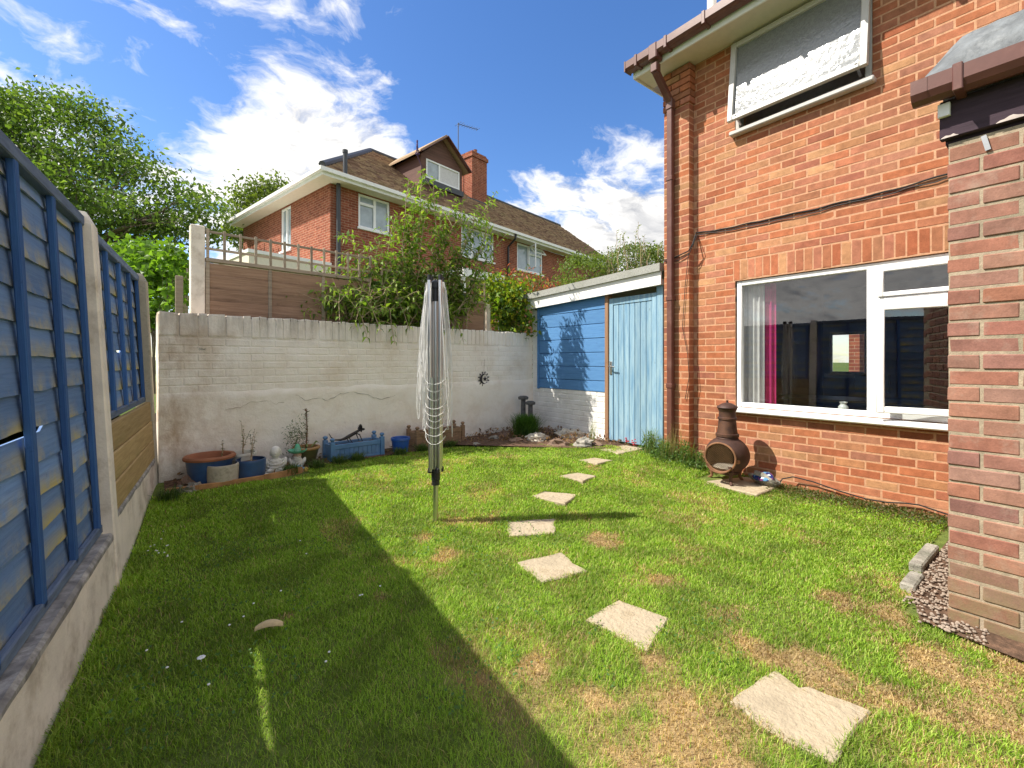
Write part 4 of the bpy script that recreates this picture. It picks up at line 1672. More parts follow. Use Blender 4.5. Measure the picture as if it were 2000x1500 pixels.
# ---------------------------------------------------------------- rotary clothes dryer
def build_dryer():
    b = G(851, 1017, .025)
    T = thing('rotary_clothes_dryer', 'folded aluminium rotary clothes dryer with white lines standing in the lawn', 'clothes dryer', (b.x, b.y, .0))
    x, y = b.x, b.y
    zb = gh(x, y) - .05
    MB().tube([(x, y, zb), (x, y, 1.02)], .0205, 16).build('pole', M_alu, T, smooth=True)
    MB().tube([(x, y, .95), (x, y, 1.86)], .018, 16).build('upper_pole', M_alu, T, smooth=True)
    h = MB()
    h.tube([(x, y, .30), (x, y, .335), (x, y, .34), (x, y, .42)], [.030, .030, .034, .034], 12)
    for k in range(4):
        a = YAW + math.pi / 4 + k * math.pi / 2
        h.bbox(-.012, .012, .02, .062, .395, .435, .004, Matrix.Translation((x, y, 0)) @ Matrix.Rotation(a, 4, 'Z'))
    h.build('lower_hub', M_black, T)
    h = MB()
    h.tube([(x, y, 1.70), (x, y, 1.80)], .026, 12)
    h.tube([(x, y, 1.80), (x, y, 1.845), (x, y, 1.86)], [.036, .036, .022], 12)
    h.build('upper_hub', M_black, T)
    cr = -YAW
    for k in range(4):
        a = cr + math.pi / 4 + k * math.pi / 2
        d = Vector((math.cos(a), math.sin(a), 0))
        s = Vector((-d.y, d.x, 0))
        # each arm: outer folded channel and inner stay
        arm = MB()
        p0 = Vector((x, y, .41)) + d * .047
        p1 = Vector((x, y, 1.865)) + d * .058
        arm.tube([p0, p1], .0150, 12)
        ao = arm.build('arm', M_alu, T, smooth=True)
        st = MB()
        st.tube([Vector((x, y, .43)) + d * .042 + s * .02, Vector((x, y, 1.12)) + d * .050 + s * .021], .009, 8)
        st.build('stay', M_alu, T, smooth=True)
        c = MB()
        c.tube([p1 + Vector((0, 0, -.01)), p1 + Vector((0, 0, .03))], .016, 10)
        c.build('arm_cap', M_black, T)
    # slack lines, looped round the folded arms
    def lines(name, n, seed):
        r = random.Random(seed)
        mb = MB()
        for i in range(n):
            a0 = cr + r.choice([0, .35, -.4, 3.14, 3.4, 2.9, 3.6, 2.6, 3.14, 4.2]) + r.uniform(-.25, .25)
            sp = r.uniform(.25, .8)
            zt = 1.86 - r.uniform(0, .10)
            zl = .80 + r.uniform(-.14, .40)
            bul = r.uniform(.075, .135)
            P = []
            m = 14
            for j in range(m + 1):
                t = j / m
                # down one side, round the bottom and up the other
                q = 2 * t - 1
                z = zl + (zt - zl) * abs(q) ** 2.6
                rad = .052 + (bul - .052) * max(0.0, 1 - ((z - 1.0) / .95) ** 2 if z > 1.0 else 1.0)
                a = a0 + sp * .5 * q + .10 * noise.noise(Vector((i * 3.3, t * 5, 0)))
                rad += .016 * noise.noise(Vector((i * 5.1, t * 6, 4)))
                P.append((x + math.cos(a) * rad, y + math.sin(a) * rad, z))
            mb.tube(P, .0019, 4, cap=False)
        return mb
    tag(lines('lines', 34, 5).build('lines', M_line, T), kind='stuff')
    # the scalloped loops across the front and back
    mb = MB()
    for i in range(9):
        z = .62 + i * .055
        for sgn in (1, -1):
            P = []
            for j in range(11):
                t = j / 10 * 2 - 1
                a = cr - math.pi / 2 * sgn + t * 1.25
                rad = .075 + .012 * math.sin(i * 1.7) + .01 * noise.noise(Vector((i * 2.2, j * .6, sgn)))
                P.append((x + math.cos(a) * rad, y + math.sin(a) * rad, z + .05 * t * t + .01 * math.sin(i)))
            mb.tube(P, .0019, 4, cap=False)
    tag(mb.build('looped_lines', M_line, T), kind='stuff')


build_dryer()


# ---------------------------------------------------------------- chiminea
def build_chiminea():
    c = Vector((4.50, 2.25, .034))
    T = thing('chiminea', 'rusty cast iron chiminea with mesh mouth and chimney lid on a slab', 'chiminea', c)
    fdir = Vector((-1.0, -.05, 0)).normalized()          # where the mouth looks
    ang = math.atan2(fdir.y, fdir.x)
    zc = .27 + .034
    R0 = .205
    body = MB()
    # bowl with a real opening: latitude / longitude grid minus the mouth disc
    seg, rings = 48, 28
    idx = {}
    for i in range(rings + 1):
        th = math.pi * i / rings
        for k in range(seg):
            a = 2 * math.pi * k / seg
            p = Vector((math.sin(th) * math.cos(a) * R0, math.sin(th) * math.sin(a) * R0, math.cos(th) * .185))
            idx[(i, k)] = len(body.v)
            body.v.append(p)
    mouth = Vector((math.cos(R(0)), 0, -.05)).normalized()
    for i in range(rings):
        for k in range(seg):
            q = [idx[(i, k)], idx[(i + 1, k)], idx[(i + 1, (k + 1) % seg)], idx[(i, (k + 1) % seg)]]
            cen = sum((body.v[j] for j in q), Vector()) / 4
            d = Vector((cen.x / R0, cen.y / R0, cen.z / .185)).normalized()
            if d.dot(mouth) > .70:
                continue
            body.f.append(tuple(q))
    rot = Matrix.Translation((c.x, c.y, zc)) @ Matrix.Rotation(ang, 4, 'Z')
    body.map(lambda p: rot @ p)
    body.keep = True
    bo = body.build('bowl', M_rust, T, smooth=True)
    # rim of the mouth
    r = MB()
    P = []
    for k in range(33):
        a = 2 * math.pi * k / 32
        P.append(rot @ Vector((R0 * .71 + .012, math.cos(a) * R0 * .73, math.sin(a) * .185 * .76 - .01)))
    r.tube(P, .0105, 8, cap=False)
    r.build('mouth_rim', M_rustl, T, smooth=True)
    # expanded-metal door
    g = MB()
    for s in (-1, 1):
        for i in range(-14, 15):
            q0 = i * .018
            pts = []
            for j in range(41):
                y_ = -.14 + .28 * j / 40
                z_ = s * y_ * .9 + q0
                if (y_ / (R0 * .65)) ** 2 + (z_ / (.185 * .70)) ** 2 < 1:
                    pts.append(rot @ Vector((R0 * .77 + .006, y_, z_ - .01)))
            if len(pts) > 2:
                g.tube([pts[0], pts[-1]], .0013, 4, cap=False)
    tag(g.build('mesh_door', M_mesh, T), kind='stuff')
    # ash lip
    lip = MB()
    n = 14
    for k in range(n + 1):
        a = math.pi * (1.18 + .64 * k / n)
        y_, z_ = math.cos(a) * R0 * .68, math.sin(a) * .185 * .74 - .01
        lip.v += [rot @ Vector((R0 * .74, y_, z_)), rot @ Vector((R0 * .74 + .05, y_ * 1.03, z_ - .004)), rot @ Vector((R0 * .74 + .05, y_ * 1.03, z_ - .012)), rot @ Vector((R0 * .74, y_, z_ - .012))]
    for k in range(n):
        for j in range(4):
            a, b = k * 4 + j, k * 4 + (j + 1) % 4
            lip.f.append((a, b, b + 4, a + 4))
    lip.build('ash_lip', M_rustl, T, smooth=True)
    MB().ellipsoid(rot @ Vector((.02, 0, -.12)), .13, .13, .03, 12, 6, .3, 3).build('ash', M_conc, T)
    # belly below the bowl
    ls = MB().lathe([(.11, -.16), (.105, -.185), (.06, -.20), (0, -.20)], (c.x, c.y, zc), 20).build('belly', M_rust, T, smooth=True)
    # neck and lid
    z0 = zc + .165
    nk = MB().lathe([(.105, z0), (.100, z0 + .012), (.108, z0 + .02), (.108, z0 + .045), (.096, z0 + .05), (.088, z0 + .10), (.082, z0 + .17), (.080, z0 + .185), (.089, z0 + .19), (.089, z0 + .208),
                     (.079, z0 + .213), (.076, z0 + .27), (.082, z0 + .29), (.068, z0 + .29), (.068, z0 + .1)], (c.x, c.y, 0), 28).build('chimney', M_rust, T, smooth=True)
    zl = z0 + .272
    MB().lathe([(.08, zl), (.092, zl + .03), (.098, zl + .035), (.093, zl + .047), (.05, zl + .075), (.012, zl + .085), (.010, zl + .098), (.013, zl + .105), (.0, zl + .112)], (c.x, c.y, 0), 26).build('lid', M_rust, T, smooth=True)
    # three cabriole legs
    for k in range(3):
        a = ang + R(35) + k * R(120)
        d = Vector((math.cos(a), math.sin(a), 0))
        b = Vector((c.x, c.y, 0))
        L_ = MB().tube([b + d * .12 + Vector((0, 0, zc - .11)), b + d * .165 + Vector((0, 0, zc - .15)), b + d * .155 + Vector((0, 0, .12)), b + d * .15 + Vector((0, 0, .07)), b + d * .175 + Vector((0, 0, .045)), b + d * .19 + Vector((0, 0, .036))],
                       [.022, .026, .018, .014, .016, .010], 8)
        L_.build('leg', M_rustl if k else M_rust, T, smooth=True)
    # side latches
    lt = MB()
    for (yy, zz) in ((.15, -.03),):
        lt.bbox(.10, .15, yy, yy + .02, zz - .02, zz + .015, .004, rot)
    lt.build('hinge', M_rustl, T)
    p = rot @ Vector((-.02, -.20, -.015))
    q = rot @ Vector((-.02, -.245, -.02))
    kb = MB().tube([p, q], .008, 8)
    kb.ellipsoid(q, .014, .014, .014, 8, 6)
    kb.build('knob', M_rustl, T, smooth=True)
    ch = MB()
    for i in range(3):
        cc = q + Vector((0.002 * i, -.002, -.03 - .028 * i))
        P = [cc + Vector((math.cos(t) * .009 * (i % 2), math.cos(t) * .009 * ((i + 1) % 2), math.sin(t) * .016)) for t in [2 * math.pi * j / 10 for j in range(11)]]
        ch.tube(P, .0025, 5, cap=False)
    ch.build('chain', M_rustl, T)

    # mosaic stone beside it
    s = Vector((4.66, 1.97, .03))
    S = thing('mosaic_stone', 'grey stone with a glassy blue mosaic face leaning behind the chiminea', 'garden ornament', s)
    m = Matrix.Rotation(R(35), 4, 'Y') @ Matrix.Rotation(R(10), 4, 'X')
    MB().ellipsoid(s + Vector((0, 0, .06)), .085, .15, .055, 18, 10, .25, 7, m).build('stone', M_rock, S, smooth=True)
    m2 = Matrix.Rotation(R(-35), 4, 'Y')
    MB().ellipsoid(s + Vector((-.035, -.005, .092)), .062, .105, .022, 18, 10, .12, 5, m2).build('mosaic', M_gem, S, smooth=True)
    # loose black cable along the foot of the wall
    P = [(4.70, 1.86, .04), (4.76, 1.84, .10), (4.80, 1.76, .13), (4.815, 1.6, .115), (4.82, 1.4, .075), (4.82, 1.2, .05), (4.82, 1.05, .055), (4.82, .95, .075), (4.82, .85, .085), (4.82, .72, .06), (4.82, .6, .04)]
    o = MB().tube(P, .006, 7).build('cable', M_rubber, smooth=True)
    tag(o, 'thin black cable trailing along the foot of the house wall', 'cable')


build_chiminea()


# ---------------------------------------------------------------- cables on the house wall
def build_cables():
    def cab(pts, r, lab, wob=0.0, u=4.838):
        P = []
        for i, (x, y) in enumerate(pts):
            P.append(UU(x, y, u if x > 1356 else 4.735))
        Q = []
        for a, b in zip(P, P[1:]):
            for s in range(5):
                q = a.lerp(b, s / 5)
                q.z += wob * noise.noise(Vector((q.y * 6, r * 900, 0)))
                Q.append(q)
        Q.append(P[-1])
        tag(MB().tube(Q, r, 6).build('cable', M_rubber, smooth=True), lab, 'cable', 'black cables on the house wall')
    cab([(1297, 508), (1318, 503), (1345, 490), (1352, 478), (1360, 455), (1420, 446), (1500, 428), (1580, 411), (1660, 392), (1750, 370), (1850, 340), (1900, 326)], .0075, 'thick black cable crossing the brick wall above the window', .012)
    cab([(1297, 512), (1320, 509), (1346, 497), (1356, 472), (1362, 459), (1430, 449), (1500, 434), (1580, 417), (1650, 398), (1750, 376), (1850, 347)], .0045, 'thinner cable running just under the thick one above the window', .02)
    cab([(1345, 492), (1338, 560), (1333, 640), (1343, 690), (1346, 735), (1338, 780)], .0035, 'thin dangling wire on the brick pilaster beside the downpipe', .03)


build_cables()


# ---------------------------------------------------------------- pots, statues, planters
def pot(name, label, c, rt, rb, h, m, rim=None, rimh=.03, lip=.012, soil=True, n=28, cat='plant pot'):
    T = thing(name, label, cat, c, group='pots under the white wall')
    x, y, z = c
    prof = [(0, 0), (rb * .92, 0), (rb, .01), (rb + (rt - rb) * .6, h * .5), (rt, h - rimh), (rt, h - rimh + .002)]
    inner = [(rt - lip * 1.6, h - .012), (rt - lip * 2, h * .55), (0, h * .5)]
    MB().lathe(prof + ([(rt - .004, h), (rt - lip * 1.6, h)] if rim is None else [(rt - lip, h - rimh + .004)]), c, n, wob=.006).build('body', m, T, smooth=True)
    if rim is not None:
        MB().lathe([(rt - .004, h - rimh), (rt + lip, h - rimh + .004), (rt + lip * 1.2, h - rimh * .4), (rt + lip * .6, h), (rt - lip, h - .002), (rt - lip * 1.6, h - .03), (rt - lip * 2.0, h * .6), (rt * .5, h * .55)], c, n, wob=.006).build('rim', rim, T, smooth=True)
    if soil:
        MB().lathe([(rt - lip * 1.4, h - .035), (rt * .5, h - .028), (0, h - .03)], c, n).build('soil', M_soil, T)
    return T


def leaves(name, C, D, Nn, L, W, col, m, parent=None, fold=.25, curve=.25, local=False):
    """many leaves as one mesh: C base points, D directions, Nn normals, L lengths, W widths; six vertices, a folded and drooping blade"""
    C, D, Nn = (np.asarray(a, float) for a in (C, D, Nn))
    n = len(C)
    D = D / np.linalg.norm(D, axis=1, keepdims=True)
    S = np.cross(D, Nn)
    S /= np.maximum(np.linalg.norm(S, axis=1, keepdims=True), 1e-6)
    U = np.cross(S, D)
    L = np.asarray(L, float).reshape(-1, 1) * np.ones((n, 1))
    W = np.asarray(W, float).reshape(-1, 1) * np.ones((n, 1))
    base = C
    mid = C + D * L * .5 + U * (L * curve * .12)
    tip = C + D * L - U * (L * curve * .5)
    l = C + D * L * .42 + S * W * .5 + U * W * fold
    r = C + D * L * .42 - S * W * .5 + U * W * fold
    V = np.stack([base, l, tip, r, mid], 1).reshape(-1, 3)
    k = np.arange(n).reshape(-1, 1) * 5
    F = np.concatenate([k + [0, 4, 1], k + [1, 4, 2], k + [0, 3, 4], k + [3, 2, 4]], 1).reshape(-1, 3)
    cc = np.repeat(np.asarray(col, float), 5, axis=0)
    return npmesh(name, V, F, m, parent, cc, local=local)


def pal(n, cols, jit=.18, seed=0):
    r = np.random.default_rng(seed)
    c = np.array(cols)[r.integers(0, len(cols), n)]
    return c * (1 + r.uniform(-jit, jit, (n, 1)))


def rdir(n, r, up=0.0):
    d = r.normal(size=(n, 3))
    d[:, 2] += up
    return d / np.linalg.norm(d, axis=1, keepdims=True)


def sprig(T, base, h, n, seed, cols, spread=.12, ll=.03, stems=3, m=M_twig, lw=.45):
    """thin upright stems carrying small leaves"""
    r = random.Random(seed)
    C, D, N_ = [], [], []
    for s in range(stems):
        a = r.uniform(0, 6.28)
        lean = spread * r.uniform(.2, 1)
        hh = h * r.uniform(.65, 1)
        P = []
        for j in range(7):
            t = j / 6
            P.append(Vector(base) + Vector((math.cos(a) * lean * t * t + .01 * r.uniform(-1, 1), math.sin(a) * lean * t * t + .01 * r.uniform(-1, 1), hh * t)))
        MB().tube(P, [.004 * (1 - .6 * j / 6) for j in range(7)], 5).build('stem', m, T)
        for i in range(n // stems):
            t = r.uniform(.25, 1)
            j = min(5, int(t * 6))
            q = P[j].lerp(P[j + 1], t * 6 - j)
            C.append(q)
            b = r.uniform(0, 6.28)
            D.append((math.cos(b), math.sin(b), r.uniform(-.1, .8)))
            N_.append((r.uniform(-.3, .3), r.uniform(-.3, .3), 1))
    k = len(C)
    rr = np.random.default_rng(seed)
    L = rr.uniform(.6, 1.3, k) * ll
    o = leaves('leaves', C, D, N_, L, L * lw, pal(k, cols, .25, seed), M_leaf, T)
    tag(o, kind='stuff')


GREEN = [(.07, .13, .03), (.10, .17, .035), (.05, .10, .03)]
DULL = [(.10, .12, .05), (.13, .13, .06), (.07, .09, .04)]
bz = .115


def build_pots():
    T = pot('plant_pot', 'large dark blue pot with a wide terracotta rim, nearest the fence', (.35, 4.94, bz), .185, .15, .275, M_bpot, M_terra, .035, .018, soil=False)
    MB().lathe([(.17, .14), (0, .13)], (.35, 4.94, bz), 20).build('soil', M_soil, T)
    T = pot('plant_pot', 'grey mottled concrete pot in front of the big terracotta-rimmed pot', (.437, 4.80, bz - .01), .127, .118, .215, M_conc, None, .02, .010)
    sprig(T, (.437, 4.80, bz + .17), .30, 36, 3, DULL, .05, .026, 2)
    o = MB().lathe([(.132, .02), (.1325, .02), (.133, .11), (.129, .125), (.1285, .10), (.128, .04)], (.437, 4.80, bz - .01), 28, wob=.01)
    T = pot('plant_pot', 'cream glazed pot behind the concrete and blue pots', (.63, 5.07, bz), .11, .09, .245, M_wpot, M_wpot, .03, .008)
    sprig(T, (.63, 5.07, bz + .2), .36, 60, 8, GREEN, .10, .028, 3)
    T = pot('plant_pot', 'plain blue cylindrical pot beside the white seated statue', (.665, 4.86, bz - .005), .128, .118, .215, M_bpot, None, .02, .008)
    sprig(T, (.665, 4.86, bz + .17), .32, 50, 14, DULL, .10, .028, 3)
    T = pot('plant_pot', 'round olive glazed pot with ochre rim holding spiky plants', (1.215, 5.12, bz), .125, .075, .225, M_gpot, M_ochre, .03, .012)
    # spiky red-stemmed plant and a small conifer in it
    b = Vector((1.215, 5.12, bz + .19))
    MB().tube([b, b + Vector((.01, 0, .2)), b + Vector((0, 0, .44))], [.008, .006, .003], 6).build('stem', M_rustl, T)
    r = np.random.default_rng(3)
    n = 150
    t = r.uniform(0.0, 1, n)
    C = np.array(b) + np.stack([np.zeros(n), np.zeros(n), .42 * t], 1)
    a = r.uniform(0, 6.28, n)
    D = np.stack([np.cos(a), np.sin(a), r.uniform(.1, .9, n)], 1)
    L = np.where(t > .75, .055, .03)
    tag(leaves('leaves', C, D, np.tile([0, 0, 1.0], (n, 1)) + r.normal(0, .2, (n, 3)), L, L * .3, pal(n, [(.16, .05, .04), (.12, .10, .05), (.10, .12, .05)], .2, 2), M_leaf, T), kind='stuff')
    n = 420
    q = r.normal(size=(n, 3)) * [.055, .05, .085]
    C = np.array(b) + [-.10, -.01, .13] + q
    tag(leaves('foliage', C, rdir(n, r, .8), rdir(n, r), .032, .007, pal(n, [(.05, .10, .04), (.08, .13, .045), (.10, .15, .06)], .2, 5), M_leaf, T), kind='stuff')
    for k in range(9):
        a_ = R(20 + 40 * k)
        q = Vector((math.cos(a_) * .15, math.sin(a_) * .15, .05 + .05 * (k % 3)))
        o = MB()
        o.tube([b + q * .4, b + q * .8 + Vector((0, 0, .03)), b + q], [.007, .010, .002], 6)
        if k % 3 == 0:
            o.build('succulent_leaf', M_gstem, T, smooth=True)
    # bright blue bucket-shaped pot
    T = pot('plant_pot', 'bright blue glazed pot between the blue trough and the wooden trough', (2.265, 5.09, bz), .105, .082, .215, M_bbuck, M_bbuck, .035, .008)


build_pots()


def build_statues():
    # seated white figure
    c = Vector((.88, 4.885, bz - .005))
    f = math.atan2(-c.y, -c.x) + math.pi / 2        # faces the camera roughly
    T = thing('seated_statue', 'weathered white seated monk statue between blue pot and gnome', 'statue', c)
    m0 = Matrix.Translation(c) @ Matrix.Rotation(f, 4, 'Z')
    k = .97

    def E(p, rx, ry, rz, jit=.0, seg=18, rings=12, rot=None):
        mm = m0.to_3x3().to_4x4()
        if rot is not None:
            mm = mm @ rot
        b.ellipsoid(m0 @ (Vector(p) * k), rx * k, ry * k, rz * k, seg, rings, jit, 3, mm)
    # front is local -y
    b = MB()
    E((0, 0, .035), .105, .085, .042, .12)
    E((0, .01, .12), .072, .055, .085, .06)
    E((0, -.015, .10), .062, .055, .055, .05)
    for s in (-1, 1):
        E((s * .072, -.03, .040), .05, .06, .034, .1)
        E((s * .075, .005, .135), .027, .033, .065, .05, 12, 8, Matrix.Rotation(s * .25, 4, 'Y'))
        E((s * .045, -.055, .085), .04, .022, .022, .05, 12, 8, Matrix.Rotation(s * .4, 4, 'Y'))
        E((s * .03, -.085, .03), .045, .025, .018, .05, 12, 8)
    E((0, .0, .20), .032, .03, .03)
    b.build('robe', M_stat, T, smooth=True)
    b = MB()
    E((0, -.005, .256), .050, .052, .060)
    E((0, -.053, .248), .008, .010, .012)
    E((0, -.047, .228), .016, .006, .005)
    for s in (-1, 1):
        E((s * .046, .0, .243), .008, .012, .026)
        E((s * .018, -.044, .259), .010, .007, .005)
    b.build('head', M_stat, T, smooth=True)
    b = MB()
    for i in range(5):
        z = .06 + .03 * i
        P = [m0 @ (Vector((math.cos(a) * (.098 - .007 * i), math.sin(a) * (.078 - .005 * i) * 1.02 - .004, z + .012 * math.cos(2 * a))) * k) for a in [R(200 + 14 * j) for j in range(11)]]
        b.tube(P, .005, 6)
    b.build('drapery_folds', M_stat, T, smooth=True)

    # gnome-like figure with a wide green hat, sitting with its legs out
    c = Vector((1.095, 4.965, bz))
    f = math.atan2(-c.y, -c.x) + math.pi / 2
    T = thing('hat_statue', 'small painted figure in a wide mint green hat with yellow shoes', 'statue', c)
    m0 = Matrix.Translation(c) @ Matrix.Rotation(f, 4, 'Z')
    k = 1.0
    b = MB()
    E((0, 0, .085), .055, .048, .075)
    for s in (-1, 1):
        E((s * .055, -.005, .10), .02, .024, .05, 0, 12, 8, Matrix.Rotation(s * .35, 4, 'Y'))
    b.build('body', M_stat, T, smooth=True)
    b = MB()
    E((0, -.02, .045), .052, .05, .042)
    for s in (-1, 1):
        E((s * .045, -.065, .032), .026, .055, .026, 0, 12, 8, Matrix.Rotation(-s * .5, 4, 'Z'))
    b.build('trousers', M_pblue, T, smooth=True)
    b = MB()
    for s in (-1, 1):
        E((s * .078, -.115, .035), .024, .022, .034)
    b.build('shoes', M_yel, T, smooth=True)
    b = MB()
    E((0, -.008, .172), .038, .036, .036)
    E((0, -.046, .170), .009, .011, .009)
    b.build('face', M_face, T, smooth=True)
    b = MB()
    E((0, -.03, .140), .036, .022, .036)
    for s in (-1, 1):
        E((s * .018, -.042, .158), .018, .008, .007)
    b.build('beard', M_stat, T, smooth=True)
    b = MB()
    hat = [(.0, .285), (.014, .283), (.024, .26), (.032, .225), (.036, .208), (.06, .203), (.083, .214), (.090, .226), (.086, .214), (.06, .196), (.03, .196)]
    b.lathe(hat, (0, 0, 0), 24)
    b.map(lambda p: m0 @ p)
    b.build('hat', M_mint, T, smooth=True)


build_statues()


def trough(name, label, p_fl, p_fr, depth, h, m, ground):
    """garden trough with posts and ball finials; p_fl/p_fr are the front bottom corners"""
    a, b = Vector(p_fl), Vector(p_fr)
    e = (b - a).normalized()
    ln = (b - a).length
    ang = math.atan2(e.y, e.x)
    T = thing(name, label, 'planter', (a.x, a.y, ground), ang, group='wooden troughs under the wall')
    for x in (0, ln):
        for y in (0, depth):
            P = MB().bbox(x - .024, x + .024, y - .024, y + .024, 0, h - .045, .004)
            P.lathe([(.014, h - .046), (.014, h - .038), (.026, h - .022), (.026, h - .010), (.014, h), (0, h + .002)], (x, y, 0), 12)
            P.build('post', m, T, local=True)
    hp = h - .075
    n = max(4, int((ln - .05) / .048))
    w = (ln - .052) / n
    for y, s in ((0, -1), (depth, 1)):
        MB().bbox(.025, ln - .025, y - .012, y + .012, hp - .05, hp, .004).build('top_rail', m, T, local=True)
        MB().bbox(.025, ln - .025, y - .012, y + .012, .03, .075, .004).build('bottom_rail', m, T, local=True)
        if s < 0:
            for i in range(n):
                MB().bbox(.026 + i * w + .0012, .026 + (i + 1) * w - .0012, y - .006, y + .006, .076, hp - .051, .003).build('slat', m, T, local=True)
        else:
            MB().box(.026, ln - .026, y - .006, y + .006, .076, hp - .051).build('back_panel', m, T, local=True)
    for x in (0, ln):
        MB().bbox(x - .012, x + .012, .025, depth - .025, .03, hp, .004).build('end_panel', m, T, local=True)
    mb = MB()
    nx, ny = 16, 6
    for i in range(nx + 1):
        for j in range(ny + 1):
            x, y = .013 + (ln - .026) * i / nx, .013 + (depth - .026) * j / ny
            mb.v.append(Vector((x, y, hp - .03 + .02 * noise.noise(Vector((x * 14, y * 14, 3))))))
    for i in range(nx):
        for j in range(ny):
            q = i * (ny + 1) + j
            mb.f.append((q, q + ny + 1, q + ny + 2, q + 1))
    mb.build('soil', M_soil, T, local=True)
    return T, ang, ln, hp


def build_troughs():
    a = G(651, 908, bz)
    b = G(757, 895, bz)
    a = Vector((1.455, 5.02, 0))
    b = Vector((2.03, 5.075, 0))
    T, ang, ln, hp = trough('planter_trough', 'blue wooden trough planter with ball finials and soil', a, b, .20, .30, M_plantb, bz - .005)
    # metal lizard creeping over the soil
    z = bz + hp
    Z_ = thing('lizard_ornament', 'dark metal lizard ornament with raised frill on the blue trough', 'garden ornament', (1.75, 5.13, z))
    m = Matrix.Translation((a.x, a.y, bz)) @ Matrix.Rotation(ang, 4, 'Z')
    body = MB()
    P = [(-.01, .07, hp + .115), (.012, .07, hp + .075), (.05, .075, hp + .04), (.12, .085, hp + .028), (.18, .10, hp + .035), (.235, .11, hp + .055), (.29, .105, hp + .08), (.335, .10, hp + .105), (.36, .10, hp + .115)]
    body.tube([m @ Vector(p) for p in P], [.003, .005, .007, .012, .017, .021, .019, .015, .012], 10)
    body.ellipsoid(m @ Vector((.385, .10, hp + .118)), .03, .018, .015, 12, 8)
    body.build('body', M_lizard, Z_, smooth=True)
    for (x0, s) in ((.19, -1), (.19, 1), (.31, -1), (.31, 1)):
        L_ = MB().tube([m @ Vector((x0, .10, hp + .04 + (x0 - .19) * .35)), m @ Vector((x0 + .02, .10 + s * .045, hp + .045 + (x0 - .19) * .2)), m @ Vector((x0 + .055, .10 + s * .05, hp - .012))], [.008, .006, .004], 6)
        L_.build('leg', M_lizard, Z_, smooth=True)
    n = 11
    for i in range(n):
        t = R(-110 + 220 * i / (n - 1))
        q = Vector((.355 + .01 * math.cos(t), .10 + math.sin(t) * .062, hp + .12 + math.cos(t) * .062))
        o = MB()
        c0 = Vector((.36, .10, hp + .115))
        o.tube([m @ c0, m @ c0.lerp(q, .6), m @ q], [.010, .010, .002], 5)
        o.build('frill_spike', M_lizard, Z_)
    trough('planter_trough', 'bare brown wooden trough planter behind the clothes dryer', (2.50, 5.12, 0), (3.20, 5.19, 0), .20, .31, M_plantw, bz + .005)


build_troughs()


